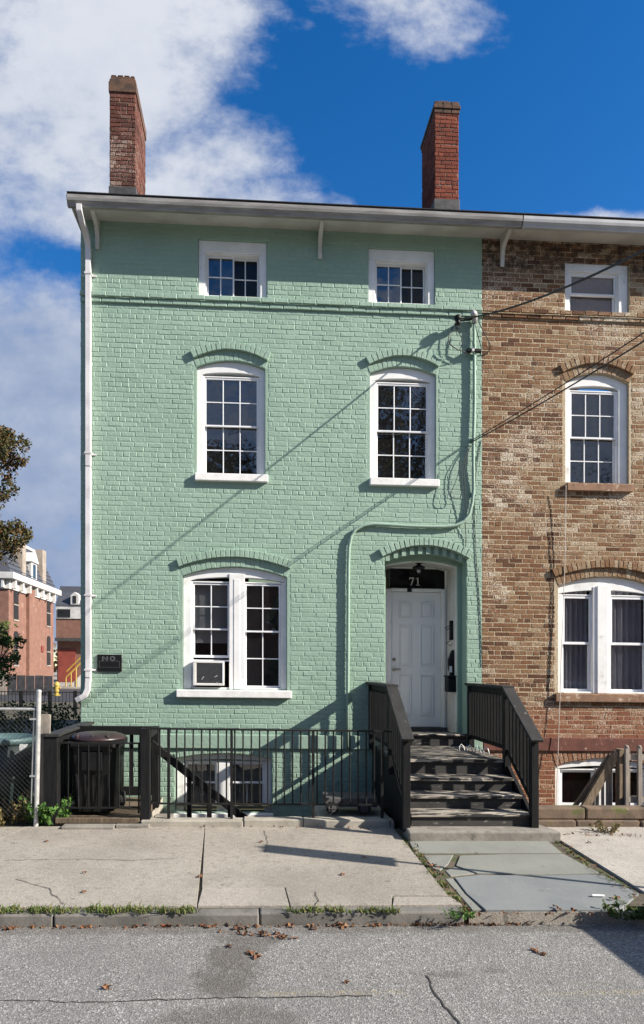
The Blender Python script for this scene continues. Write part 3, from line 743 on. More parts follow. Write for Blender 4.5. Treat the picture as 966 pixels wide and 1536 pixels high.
dx0 = wp(586, 990, LY)[0]; dx1 = wp(661.5, 990, LY)[0]
dz1 = wp(625, 888, LY)[1]; dz0 = wp(625, 1091, LY)[1]
tz1 = wp(625, 853.5, LY)[1]
fr = MB()
fr.box(jl, dx0, LY-.05, LY+.06, .95, dz1+.04); fr.box(dx1, dx1+.075, LY-.05, LY+.06, .95, dz1+.04)
fr.box(dx0, dx1, LY-.052, LY+.06, dz1, dz1+.055); fr.box(dx1+.02, dx1+.05, LY-.065, LY-.05, .95, dz1+.05)
fr.box(dx0-.02, dx1+.07, LY-.062, LY-.052, dz1+.028, dz1+.048)
fr.box(jl, jr, LY-.045, LY+.06, tz1, 3.85); fr.box(jl, jr, LY-.06, LY-.045, tz1-.0, tz1+.02)
fr.box(dx1+.06, jr, LY-.03, LY+.06, .95, tz1)
fro = fr.build('door_frame', M['white'], GH, bevel=.005)
MB().box(2.56, 2.635, LY-.078, LY-.052, dz1-.012, dz1+.062).build('entry_sensor', M['blackplastic'], fro, bevel=.006)
# six panel door: panels are raised within sunk borders
dw = dx1-dx0
dm = MB()
dm.box(dx0+.004, dx1-.004, LY, LY+.045, dz0+.012, dz1-.004)
DH = dz1-dz0
for cx0, cx1 in ((.16, .40), (.58, .84)):
    for f0, f1 in ((.09, .39), (.455, .755), (.81, .925)):
        a, b, c, d = dx0+dw*cx0, dx0+dw*cx1, dz0+DH*f0, dz0+DH*f1
        for q in ((a, b, c, c+.014), (a, b, d-.014, d), (a, a+.014, c+.014, d-.014), (b-.014, b, c+.014, d-.014)):
            dm.box(q[0], q[1], LY-.018, LY+.001, q[2], q[3])
        dm.box(a+.035, b-.035, LY-.013, LY+.002, c+.04, d-.04)
door = dm.build('door', M['doorpaint'], GH, bevel=.004)
hz = wp(590, 1003, LY)[1]
MB().lathe((dx0+.055, LY-.012, hz), [(.033,-.0),(.03,-.012),(.012,-.018),(.012,-.045)], 14, axis='y').beam((dx0+.055,LY-.055,hz),(dx0+.16,LY-.05,hz-.008),.018,.022).build('handle', M['brass'], door, bevel=.003)
MB().lathe((dx0+.055, LY-.005, wp(590, 989, LY)[1]), [(.030,0),(.028,-.014),(.012,-.016),(.011,-.022)], 16, axis='y').build('deadbolt', M['brass'], door)
MB().box(jl, dx1+.08, LY-.10, LY+.05, dz0-.05, dz0+.01).build('threshold', M['flash'], GH, bevel=.004)
MB().box(jl, jr, .28, LY+.05, .90, dz0-.048).build('entry_floor', M['riser'], GH)
tr = MB().box(dx0-.02, dx1+.06, LY+.0, LY+.012, dz1+.055, tz1).build('transom', M['glassscreen'], GH)
# house number: two serif numerals 7 and 1
def strokes(mb, pl, y0, y1):
    for p in pl: mb.prism(p, y0, y1)
nx, nz0 = wp(613, 878, LY); _, nz1 = wp(613, 866, LY); h = nz1-nz0; nb = MB()
S7 = [[(0,.84),(.62,.84),(.62,1),(0,1)], [(0,.70),(.09,.70),(.09,.85),(0,.85)], [(.46,.85),(.62,.85),(.32,0),(.16,0)]]
S1 = [[(.30,.0),(.46,.0),(.46,1),(.30,.92)], [(.10,.78),(.30,.84),(.30,.94),(.10,.84)], [(.12,0),(.64,0),(.64,.09),(.12,.09)]]
strokes(nb, [[(nx+.01+p[0]*h*.95, nz0+p[1]*h) for p in s] for s in S7], LY-.006, LY-.001)
strokes(nb, [[(nx+.01+h*.72+p[0]*h*.95, nz0+p[1]*h) for p in s] for s in S1], LY-.0062, LY-.0012)
nb.build('house_number', M['numwhite'], tr)

# ================================================================== the brick house
B_X1 = 8.6
BH = thing('row_house', 'unpainted weathered brown brick row house joined to the right of the green one', 'house', (6., 0, -.1))
pA = Opening(4.89, 5.936, 7.678, 8.475, 8.475)
p2 = Opening(4.896, 5.93, 4.955, 6.575, 6.72)
pD = Opening(4.778, 6.385, 1.640, 3.34, 3.50)
pB = Opening(4.734, 6.30, -.22, .50, .62)
pX = Opening(7.45, 8.30, 4.955, 6.575, 6.72); pY = Opening(7.40, 8.35, .95, 3.30, 3.45)
bops = [pA, p2, pD, pB, pX, pY]
bcut = [pA, grown(p2, .10, .14, .04), grown(pD, .12, .14, .05), pB, grown(pX, .10, .14, .0), grown(pY, .10, .14, .0)]
def tone_b(r, x, z): return min(1, max(0, r.gauss(.44, .26)+.30*(mnoise.noise((x*1.1, z*1.1, 3.)))+.10*(x-4.7)))
mb = MB(); rb_ = random.Random(21)
brickwork(mb, G_X1+.002, B_X1, -1., 8.79, bcut+[band_cut], rb_, prot_green, tonef=tone_b, gap=.0125, ch=.003, jit=.003, yf=-.0035, L=.208, jy=.0015, pitch=.0725)
sheet(mb, G_X1+.001, B_X1, -1., 8.8, bops, 0.)
mb.quad((B_X1,0,-1),(B_X1,0,8.8),(B_X1,8,8.8),(B_X1,8,-1), 1)
mb.quad((G_X1,8,-1),(G_X1,8,8.8),(B_X1,8,8.8),(B_X1,8,-1), 1)
mb.build('brick_wall', [M['brick'], M['brickmortar']], BH)
MB().box(G_X1+.003, B_X1, -.04, 0, .73, .945).build('water_table', M['bricksmooth'], BH, bevel=.012)
for o, e0, e1, zs, zt, h in ((p2, -.06, .05, 6.70, 6.862, .115), (pD, -.075, .075, 3.475, 3.64, .115), (pX, -.04, .04, 6.70, 6.862, .115), (pY, -.04, .04, 3.42, 3.59, .115)):
    fb = arch_f(o.x0+e0, o.x1+e1, zs, zt)
    hb = MB(); rowlocks(hb, o.x0+e0, o.x1+e1, fb, lambda x, fb=fb, h=h: fb(x)+h, -.052, .02, rb_, tonef=lambda r, x, z: r.uniform(.35,1), gap=.005); hb.build('brick_hood', M['brick'], BH)
    rb = MB(); rowlocks(rb, o.x0-.003, o.x1+.003, lambda x, o=o: o.top(x)+.004, lambda x, fb=fb: fb(x)+.004, -.006, .10, rb_, tonef=lambda r, x, z: r.uniform(.5,1), gap=.006); rb.build('brick_arch', M['brick'], BH)
rb = MB(); rowlocks(rb, pB.x0, pB.x1, lambda x: pB.top(x)+.002, lambda x: max(pB.top(x)+.05, .70), -.012, .10, rb_, tonef=lambda r, x, z: r.uniform(.6,1)); rb.build('brick_arch', M['brick'], BH)
mb = MB(); mb.prism(SOFP, G_X1, B_X1+.1, plane='yz'); mb.box(G_X1, B_X1+.1, -.383, -.365, 8.70, 8.80); mb.build('soffit', M['soffit'], BH, bevel=.004)
g = gutter(BH, G_X1+.46, B_X1+.2, M['gutter2']); 
roof(BH, G_X1, B_X1+.2)
bracket(BH, 3.87); bracket(BH, 7.3)
w = casing(BH, pA, .09, .15, .13, .02, M['white'], y0=.04)
a, b = pA.x0+.115, pA.x1-.175
m = (pA.zb+.03+pA.zs-.15)/2
sash(w, a, b, m-.02, pA.zs-.152, .08, 1, 1, M['vinyl'], M['clear'], st=.03); sash(w, a, b, pA.zb+.022, m+.02, .12, 1, 1, M['vinyl'], M['clear'], st=.03)
drape(w, a, b, pA.zb, pA.zs-.1, .18, M['curtainpink'], 4, .01); backing(w, a, b, pA.zb, pA.zs, .5)
for o in (p2, pX):
    w = casing(BH, o, .09, .14, .10, 0., M['white'])
    a, b, c, d = o.x0+.113, o.x1-.163, o.zb+.003, o.zs-.122
    m = c+(d-c)*.515
    sash(w, a, b, m-.02, d, .085, 3, 2, M['vinyl'], M['glass'], st=.028); sash(w, a, b, c, m+.02, .125, 3, 2, M['vinyl'], M['glass'], st=.028, bot=.045)
    sill(w, o.x0-.0, o.x1+.03, 4.835, 4.953, M['brownstone'])
for o in (pY,):
    w = casing(BH, o, .09, .09, .10, 0., M['white'])
    sash(w, o.x0+.113, o.x1-.113, o.zb+.003, o.zs-.122, .10, 2, 4, M['vinyl'], M['glass'], st=.05)
w = casing(BH, pD, .085, .085, .12, .03, M['white'])
ml, mr = 5.43, 5.60
MB().box(ml-.06, mr+.06, .04, .175, pD.zb+.003, pD.zs-.0).box(ml, mr, .02, .045, pD.zb+.003, pD.zs+.02).build('mullion', M['white'], w, bevel=.005)
for a, b in ((pD.x0+.108, ml-.062), (mr+.062, pD.x1-.108)):
    c, d = pD.zb+.032, pD.zs-.145; m = c+(d-c)*.505
    sash(w, a, b, m-.02, d, .085, 1, 1, M['vinyl'], M['clear'], st=.04); sash(w, a, b, c, m+.02, .125, 1, 1, M['vinyl'], M['clear'], st=.04)
    drape(w, a+.05, b-.02, c-.1, d+.1, .20, M['curtain'], 5, .03)
backing(w, pD.x0, pD.x1, pD.zb, pD.zs, .6)
sill(w, 4.71, 6.45, 1.51, 1.637, M['brownstone'], y0=-.07)
w = casing(BH, pB, .08, .08, .06, .0, M['white'], y0=.03)
MB().box(5.42, 5.66, .02, .16, pB.zb+.003, .45).build('mullion', M['white'], w, bevel=.005)
for a, b in ((pB.x0+.103, 5.418), (5.662, pB.x1-.103)):
    sash(w, a, b, pB.zb+.06, .43, .09, 1, 1, M['vinyl'], M['clear'], st=.05)
    drape(w, a+.03, a+.33, pB.zb, .5, .25, M['curtainred'], 3, .02)
backing(w, pB.x0, pB.x1, pB.zb, pB.zs, .6)
sill(w, pB.x0-.02, pB.x1+.02, -.30, -.223, M['brownstone'])
# crack down the brickwork
mb = MB(); pts = []
for px, py in ((823,800),(826,815),(824,830),(827,845),(826,870),(828,890),(826,910),(825,935),(827,955),(824,985),(823,1010),(822,1035)):
    x, z = wp(px, py); pts.append((x, -.010, z))
mb.tube(pts, .0045, 5); mb.build('wall_crack', M['crack'], BH)

# ================================================================== things on the facades
ac = thing('air_conditioner', 'white boxed air conditioner jutting from the lower left window of the green house', 'air conditioner', (-.73, -.06, 1.68))
ax0, az0 = wp(289.5, 1028, -.04); ax1, az1 = wp(336, 991.5, -.04)
mb = MB()
mb.box(ax0, ax1, -.02, .45, az0, az1)
for q in ((ax0, ax1, az0, az0+.035), (ax0, ax1, az1-.035, az1), (ax0, ax0+.05, az0+.035, az1-.035), (ax1-.03, ax1, az0+.035, az1-.035)): mb.box(q[0], q[1], -.045, -.02, q[2], q[3])
mb.build('ac_casing', M['acwhite'], ac, bevel=.006)
mb = MB(); mb.box(ax0+.052, ax1-.032, -.028, -.019, az0+.037, az1-.037)
k = az0+.045
while k < az1-.045: mb.box(ax0+.052, ax1-.032, -.036, -.027, k, k+.005); k += .014
mb.build('ac_grille', M['acgrille'], ac)
for c in ((.13, .09, .06, 55), (.33, .13, .05, 30), (.36, .05, .04, -40)):
    MB().beam((ax0+c[0], -.040, az0+c[1]), (ax0+c[0]+c[2]*math.cos(math.radians(c[3])), -.040, az0+c[1]+c[2]*math.sin(math.radians(c[3]))), .006, .014, up=(0,1,0)).build('bent_fin', M['acwhite'], ac)
sx0, sz1 = wp(146, 981.5, -.02); sx1, sz0 = wp(182.5, 1007.5, -.02)
sg = thing('wall_sign', 'small black wall sign reading NO fixed beside the downspout', 'sign', (sx0+.2, -.02, sz0))
MB().box(sx0, sx1, -.03, -.006, sz0, sz1).build('sign_board', M['blackplastic'], sg, bevel=.004)
sw, sh = sx1-sx0, sz1-sz0
lb = MB()
def let(pl, ox, oz, w, h):
    for p in pl: lb.prism([(ox+q[0]*w, oz+q[1]*h) for q in p], -.033, -.0295)
let([[(0,0),(.22,0),(.22,1),(0,1)], [(.78,0),(1,0),(1,1),(.78,1)], [(.20,1),(.0,1),(.80,0),(1.,0)]], sx0+sw*.20, sz1-sh*.38, sw*.24, sh*.29)
ring = []
for k in range(16):
    a0, a1 = 2*math.pi*k/16, 2*math.pi*(k+1)/16
    lb.prism([(sx0+sw*.63+sw*.115*math.cos(a0), sz1-sh*.235+sh*.145*math.sin(a0)), (sx0+sw*.63+sw*.115*math.cos(a1), sz1-sh*.235+sh*.145*math.sin(a1)),
              (sx0+sw*.63+sw*.06*math.cos(a1), sz1-sh*.235+sh*.075*math.sin(a1)), (sx0+sw*.63+sw*.06*math.cos(a0), sz1-sh*.235+sh*.075*math.sin(a0))], -.033, -.0295)
lb.box(sx0+sw*.80, sx0+sw*.83, -.033, -.0295, sz1-sh*.38, sz1-sh*.35)
lb.build('sign_lettering', M['signgrey'], sg)
pb = MB()
for q in ((.08,.92,.60,.615),(.08,.92,.24,.255),(.08,.095,.255,.60),(.905,.92,.255,.60)): pb.box(sx0+sw*q[0], sx0+sw*q[1], -.032, -.0295, sz0+sh*q[2], sz0+sh*q[3])
pb.build('sign_border', M['signgrey'], sg)
# doorway fittings
lm = thing('porch_light', 'small black ceiling lamp hanging above the transom with house number', 'lamp', (2.62, .66, 3.5))
lx, lz = wp(629, 850, .36)
MB().lathe((lx, .40, lz), [(.05,.085),(.055,.06),(.03,.05),(.03,.035),(.10,-.0),(.105,-.02),(.06,-.04)], 14).build('lamp_body', M['blackmetal'], lm)
MB().lathe((lx+.0, .40, lz-.065), [(.025,.03),(.032,.01),(.028,-.02),(.012,-.03)], 12).build('bulb', M['galv'], lm, smooth=True)
def on_jamb(px_l, py, y): return jr-.002, wp(676, py, y)[1]
mx = jr
ic = thing('intercom', 'narrow black intercom strip mounted high on the white doorway side panel', 'intercom', (mx-.04, .5, 2.2))
z1, z0 = wp(676, 931, .5)[1], wp(676, 960, .5)[1]
MB().box(mx-.05, mx-.001, .46, .54, z0, z1).build('intercom_box', M['blackplastic'], ic, bevel=.006)
MB().tube([(mx-.05,.5,z1-.08),(mx-.12,.5,z1-.12),(mx-.10,.5,z1-.16),(mx-.05,.5,z1-.12)], .006, 6).build('hook', M['blackmetal'], ic)
MB().tube([(mx-.03,.5,z0),(mx-.10,.5,z0-.05),(mx-.04,.5,z0-.10),(mx-.01,.5,z0-.06)], .006, 6).build('cord', M['wire'], ic)
mbx = thing('mailbox', 'black metal mailbox with a flap hung on the white doorway side panel', 'mailbox', (mx-.06, .42, 1.5))
z1, z0 = wp(678, 1016, .36)[1], wp(678, 1038, .36)[1]
MB().prism([(.30,z0),(.30,z1-.03),(.34,z1),(.52,z1+.02),(.52,z0)], mx-.13, mx-.001, plane='yz').build('box', M['blackplastic'], mbx, bevel=.008)
MB().box(mx-.14, mx-.001, .29, .54, z1+.005, z1+.03).build('flap', M['blackmetal'], mbx, bevel=.005)
bg = thing('bag', 'slim black bag with a white tag hanging above the mailbox', 'bag', (mx-.04, .45, 1.8))
z1, z0 = wp(676, 975, .45)[1], wp(676, 1014, .4)[1]
MB().prism([(mx-.03,z1),(mx-.005,z1),(mx-.003,z0),(mx-.05,z0-.01),(mx-.085,z0+.12),(mx-.09,z0+.26)], .40, .50).build('pouch', M['blackplastic'], bg, bevel=.01)
MB().box(mx-.085, mx-.045, .393, .399, z0+.06, z0+.16).build('tag', M['litterwhite'], bg)
# conduit that feeds the house, with weatherhead and clamp
cd = thing('electrical_conduit', 'mint painted service conduit bending across the facade above the door', 'conduit', (1.45, -.03, .8))
cx, cz = wp(710, 486); x1_, z1_ = wp(708, 700); P_ = [(cx,-.05,cz),(cx,-.05,6.2),(cx-.02,-.055,5.4),(x1_,-.06,z1_)]
for px, py in ((709,735),(707,755),(703,772),(695,783),(683,789),(665,791),(640,791),(610,790),(580,788),(560,787),(545,789),(533,795),(526,806),(523,822),(522,850),(521.5,950),(521,1040),(520.5,1122)):
    x, z = wp(px, py); P_.append((x, -.045, z))
cm = MB(); cm.tube(P_, .026, 10); cm.build('pipe', M['greenpipe'], cd, smooth=True)
MB().tube([(cx,-.05,cz-.02),(cx,-.06,cz+.05),(cx-.02,-.10,cz+.10),(cx-.05,-.15,cz+.09),(cx-.06,-.17,cz+.04)], [.04,.046,.05,.046,.038], 10).build('weatherhead', M['galv'], cd, smooth=True)
for z in (6.9, 5.6, 4.75): MB().box(cx-.06, cx+.05, -.03, .0, z-.015, z+.015).build('clamp', M['greenpipe'], cd)
kz = wp(700, 529)[1]
MB().box(cx-.13, cx+.10, -.10, -.03, kz-.022, kz+.022).build('crossarm', M['blackmetal'], cd, bevel=.006)
MB().box(cx-.06, cx-.02, -.11, -.03, kz-.024, kz+.028).build('insulator', M['numwhite'], cd, bevel=.006)
# overhead lines
A1 = Vector((3.13, -.17, 7.40)); A2 = Vector((3.36, -.06, 5.545))
def drop(A, wx, sl, zend, yend, r, sag_x=0., n=40):
    pts = []
    L = -yend+A.y
    c = (zend-A.z-sl*L)/L**2
    for k in range(n+1):
        s = L*(k/n)**1.5
        pts.append((A.x+wx*s+sag_x*s*s, A.y-s, A.z+sl*s+c*s*s))
    return MB().tube(pts, r, 6), pts
mbw, w1 = drop(A1, .04, -.505, 7.1, -17., .012, .012)
tag(mbw.build('overhead_wire', M['wire']), 'thick black service wire running from the upper facade bracket towards the street', 'wire')
mbw, w2 = drop(A2, .12, -.11, 7.9, -17., .009, .01)
tag(mbw.build('overhead_wire', M['wire']), 'lower black wire strung from the conduit past the upper brick house window', 'wire')
mbw, w3 = drop(A2+Vector((.01,0,.03)), .137, -.075, 8.0, -17., .007, .01)
tag(mbw.build('overhead_wire', M['wire']), 'thinner upper strand beside the lower black wire', 'wire')
up = thing('utility_pole', 'round timber utility pole across the street out of view', 'pole', (6.0, -17.2, -.1))
ex = w1[-1]; 
MB().tube([(w2[-1][0]+.2,-17.2,-.3),(w2[-1][0]+.2,-17.2,9.5)], [.16,.11], 12).build('pole_shaft', M['brownwood'], up)
MB().box(w1[-1][0]-.6, w3[-1][0]+1.2, -17.15, -17.03, 7.55, 7.68).build('crossarm', M['brownwood'], up)
wb = thing('wire_bracket', 'black insulator bracket holding the upper service wire beside the weatherhead', 'bracket', (3.13, -.06, 7.3))
MB().beam((3.36,-.06,7.47),(3.11,-.16,7.40),.05,.04).build('arm', M['blackmetal'], wb)
MB().lathe((3.12,-.16,7.31), [(.02,0),(.05,.03),(.03,.06),(.055,.09),(.05,.14),(.02,.16)], 12).build('insulator', M['blackplastic'], wb, smooth=True)
MB().tube([(3.12,-.18,7.38),(3.06,-.2,7.30),(3.10,-.22,7.22),(3.15,-.2,7.27)], .012, 6).build('hook', M['blackmetal'], wb)
def cable(pix, y, r, label, mat='wire', name='cable', n=5, off=0.):
    pts = []
    for p in pix:
        x, z = wp(p[0], p[1], y if len(p) < 3 else p[2]); pts.append((x, y if len(p) < 3 else p[2], z))
    # smooth by Catmull-Rom
    out = []
    for i in range(len(pts)-1):
        p0, p1, p2, p3 = (Vector(pts[max(i-1,0)]), Vector(pts[i]), Vector(pts[i+1]), Vector(pts[min(i+2,len(pts)-1)]))
        for k in range(6):
            t = k/6; out.append(.5*((2*p1)+(p2-p0)*t+(2*p0-5*p1+4*p2-p3)*t*t+(3*p1-p0-3*p2+p3)*t**3))
    out.append(Vector(pts[-1]))
    return tag(MB().tube(out, r, n).build(name, M[mat], smooth=True), label, 'cable')
cable([(680,490,-.09),(673,505,-.12),(676,517,-.15),(686,524,-.14),(697,528,-.10)], -.1, .008, 'black cable loop drooping from the wire bracket to the conduit clamp')
cable([(683,492,-.09),(690,502,-.12),(694,516,-.12),(690,524,-.10),(700,530,-.09)], -.1, .006, 'shorter inner cable loop beside the conduit clamp')
cable([(712,483,-.15),(716,500,-.17),(721,518,-.12),(722,527,-.06),(719,534,-.02)], -.1, .007, 'black service lead curving from the weatherhead down to the left of the brick')
cable([(717,480,-.15),(724,495,-.2),(731,508,-.18),(735,518,-.1),(733,527,-.03),(727,533,-.02)], -.1, .007, 'outer service lead bulging over the edge of the brown brick')
cable([(706,668,-.05),(699,690,-.08),(696,715,-.09),(698,745,-.07),(700,770,-.06),(698,785,-.05),(699,810,-.02),(697,835,-.02)], -.06, .006, 'thin black cable trailing down beside the lower conduit bend')
cable([(690,690,-.12),(686,715,-.12),(676,742,-.10),(684,747,-.09),(692,742,-.09),(694,700,-.10),(704,668,-.05)], -.08, .005, 'dangling slack loop of thin cable left of the conduit')
cable([(722,660,-.012),(715,700,-.012),(712,760,-.012),(714,830,-.012),(719,900,-.012),(722,960,-.012),(723,1000,-.012)], -.012, .005, 'dark thin cable clipped down the seam between green paint and brown brick')
cable([(849,728,-.10),(848.5,760,-.08),(847,850,-.06),(843,960,-.06),(838,1100,-.08),(834,1216,-.15)], -.08, .0055, 'pale cord hanging down the brown brick wall from the upper sill', 'greycable', 'cord')

# ================================================================== ground, road, pavement
def ground_poly(mb, pts, z, mi=0, thick=0.):
    if thick: mb.prism([(p[0], p[1]) for p in pts], z-thick, z, mi, 'xy')
    else: mb.add([(p[0], p[1], z) for p in pts], [tuple(range(len(pts)))], mi)
PX0, PX1, PY0 = -1.42, 1.80, -1.72     # areaway of the green house
QX0, QX1 = 3.62, 6.9                   # areaway of the brick house
CURB = -4.72
mb = MB()
z = -.15
for r in ((-500, 500, -500, PY0), (-500, PX0, PY0, 0), (PX1, QX0, PY0, 0), (QX1, 500, PY0, 0), (-500, 500, 0, 600)):
    mb.quad((r[0],r[2],z),(r[1],r[2],z),(r[1],r[3],z),(r[0],r[3],z))
struct(mb.build('ground', M['soil']))
mb = MB()   # road with a slight camber
ys = [CURB-.0, -5.6, -7.2, -9.2, -11.2, -12.8, -13.9]; zs = [-.112, -.105, -.085, -.07, -.085, -.105, -.112]
for (a, za), (b, zb) in zip(zip(ys, zs), list(zip(ys, zs))[1:]): mb.quad((-90,b,zb),(90,b,zb),(90,a,za),(-90,a,za))
struct(mb.build('road', M['asphalt']))
def rz(y):
    for (a, za), (b, zb) in zip(zip(ys, zs), list(zip(ys, zs))[1:]):
        if b <= y <= a: return za+(zb-za)*(a-y)/(a-b)
    return -.112
def on_road(pts, lift, name, mat):
    P3 = []
    for px, py in pts:
        x, y = gp(px, py, -.105); P3.append((x, y, rz(y)+lift))
    return P3
def ribbon(pix, w, lift, zf=None, rng=R):
    mb = MB(); P2 = [gp(p[0], p[1], -.10 if zf is None else zf) for p in pix]
    fine = []
    for (a, b) in zip(P2, P2[1:]):
        n = max(2, int(math.dist(a, b)/.05))
        for k in range(n): fine.append((a[0]+(b[0]-a[0])*k/n+rng.uniform(-.012,.012), a[1]+(b[1]-a[1])*k/n+rng.uniform(-.012,.012)))
    fine.append(P2[-1]); vs = []; fs = []
    for i, p in enumerate(fine):
        q = fine[min(i+1, len(fine)-1)]; o = fine[max(i-1, 0)]
        d = Vector((q[0]-o[0], q[1]-o[1])); d.normalize(); nn = (-d.y, d.x); ww = w*rng.uniform(.5, 1.3)/2
        zz = (lambda y: rz(y) if zf is None else zf)
        for s in (-1, 1):
            xx, yy = p[0]+nn[0]*ww*s, p[1]+nn[1]*ww*s
            vs.append((xx, yy, zz(yy)+lift))
    for i in range(len(fine)-1): fs.append((2*i+1, 2*i, 2*i+2, 2*i+3))
    mb.add(vs, fs); return mb
struct(ribbon([(640,1462),(652,1486),(668,1510),(690,1540)], .014, .004).build('road_crack', M['crack']))
struct(ribbon([(0,1500),(120,1504),(200,1502),(300,1498),(420,1496),(560,1494)], .010, .004).build('road_seam', M['crack']))
def blob(cx, cy, pts, seed, mat, name, lift=.004, zf=None):
    rr = random.Random(seed); mb = MB(); P3 = []
    for px, py in pts:
        x, y = gp(px+rr.uniform(-6,6), py+rr.uniform(-2,2), -.10); P3.append((x, y, rz(y)+lift))
    mb.add(P3, [tuple(range(len(P3)))]); return struct(mb.build(name, mat))
# worn yellow marks
# ---- pavement slabs
SW = MB()
def slab_rect(x0, x1, y0, y1, z=0., mi=0, gap=.008): SW.box(x0+gap, x1-gap, y0+gap, y1-gap, z-.14, z, mi)
jx = gp(300, 1300)[0]
SY1 = -1.90
sx_r = gp(607, 1250)[0]
def slab_poly(pix, mi=0, z=0.):
    pts = [gp(p[0], p[1], z) for p in pix]
    SW.prism(pts[::-1] if False else pts, z-.14, z, mi, 'xy')
ysd, ysu = CURB+.14, SY1
jb = gp(293.5, 1366); jt = gp(306, 1243)
jl0 = gp(-60, 1290); jl1 = gp(42, 1240)
SW.prism([(jl0[0]+.01, jl0[1]), (jb[0]-.006, ysd), (jt[0]-.006, ysu), (jl1[0]+.01, ysu)][::1], -.14, 0., 0, 'xy') if False else None
# left big slab (cut by the oblique joint at far left)
def seg(pts, z=0., mi=0): SW.prism(pts, z-.14, z, mi, 'xy')
xl = -9.
oj = [gp(0, 1266), gp(40, 1241)]
def oj_at(y):
    (xa, ya), (xb, yb) = oj; return xa+(xb-xa)*(y-ya)/(yb-ya)
seg([(xl, ysd), (-3.05, ysd), (-3.05, oj[0][1]-.4), (oj_at(ysu)-.008, ysu), (xl, ysu)], -.004)
seg([(-3.04, ysd), (jb[0]-.001, ysd), (jt[0]-.001, ysu), (oj_at(ysu)+.004, ysu), (-3.04, oj[0][1]-.4)])
pa0 = gp(300, 1331); pa1 = gp(428, 1331); pa2 = gp(437, 1366)
rr0 = gp(597, 1250); rr1 = gp(700, 1366)
seg([(jt[0]+.004, ysu), (jb[0]+.005, pa0[1]+.003), (pa1[0], pa1[1]+.006), (pa2[0]-.0, ysd), (gp(592,1366)[0], ysd), (gp(588,1343)[0], gp(588,1343)[1]+.0), (gp(672,1343)[0], gp(672,1343)[1]), (rr0[0], ysu)])
seg([(jb[0]+.008, ysd), (pa2[0]-.012, ysd), (pa1[0]-.010, pa1[1]-.004), (jb[0]+.012, pa0[1]-.004)], .002, 1)
seg([(gp(594,1366)[0], ysd), (gp(701,1366)[0], ysd), (gp(674,1343)[0], gp(674,1345)[1]), (gp(590,1343)[0], gp(590,1345)[1])], .002, 1)
# right of the flags
seg([gp(835,1257), gp(966,1338), gp(1150,1370), (9., ysd), (9., ysu), (gp(826,1252)[0], ysu)], .004, 2)
struct(SW.build('pavement', [M['walk'], M['walkpatch'], M['walkright']], bevel=.003))
mb = MB(); mb.quad((-9.2, ysd-.01, -.018), (9.5, ysd-.01, -.018), (9.5, SY1-.0, -.018), (-9.2, SY1-.0, -.018)); struct(mb.build('pavement_bedding', M['jointsoil']))
for pp in ([(22,1320),(50,1326),(72,1334),(84,1346),(96,1357)], [(8,1291),(60,1290),(130,1289),(200,1291),(262,1288)], [(396,1246),(402,1262),(398,1279)], [(470,1368),(478,1352),(473,1338)], [(880,1300),(900,1316),(938,1326),(966,1346)]):
    struct(ribbon(pp, .007, .006, 0.).build('pavement_crack', M['crack']))
# flagstones
FL = MB(); rf = random.Random(9)
def flagp(pix, mi, z=0.0): FL.prism([gp(p[0], p[1], z) for p in pix], z-.08, z, mi, 'xy')
flagp([(622,1279),(614,1262),(730,1259),(818,1258),(843,1279),(760,1279)][::1], 1, -.004)
flagp([(636,1283),(680,1282),(672,1296),(660,1305),(650,1303)], 1, -.008)
flagp([(690,1283),(760,1281),(846,1281),(899,1309),(800,1311),(715,1309),(684,1298)], 1, -.004)
flagp([(668,1306),(682,1300),(712,1310),(676,1314)], 1, -.01)
flagp([(682,1316),(720,1312),(800,1313),(903,1311),(958,1340),(930,1364),(728,1364),(700,1340)], 0, -.002)
flagp([(668,1318),(679,1317),(697,1340),(722,1364),(708,1364)], 1, -.012)
struct(FL.build('flagstone_path', [M['flagA'], M['flagB']], bevel=.005))
mb = MB(); 
mb.prism([gp(722,1366), gp(1010,1366), (gp(1010,1366)[0], CURB+.0), (gp(712,1376)[0], CURB+.0)], -.16, -.012, 0, 'xy')
struct(mb.build('gravel_apron', M['gravel'], bevel=.01))
# kerb stones
KB = MB(); x = -9.; rk = random.Random(4)
while x < 2.0:
    e = min(x+rk.uniform(1.5, 2.4), gp(706, 1376)[0])
    KB.box(x+.004, e-.004, CURB+rk.uniform(-.006,.006), CURB+.135, -.2, -.012+rk.uniform(-.006,.004)); x = e
    if x >= gp(706,1376)[0]-.01: break
x = gp(1015, 1376)[0]
while x < 9: KB.box(x+.004, x+1.8, CURB, CURB+.135, -.2, -.012); x += 1.81
struct(KB.build('kerb', M['curbstone'], bevel=.014))
struct(MB().box(-90, 90, -14.06, -13.9, -.3, .0).box(-90, 90, -17.5, -14.061, -.3, -.004).build('far_pavement', M['walk']))
# cross street and yard to the left/back
struct(MB().box(-70, PX0-.02, -1.9, 25., -.4, -.02).build('yard', M['soil']))
struct(MB().box(-70, 40, 25.01, 43., -.4, .0).build('cross_street', M['asphaltshade']))
struct(MB().box(-70, 40, 43.01, 140., -.4, .12).build('far_bank', M['walk']))
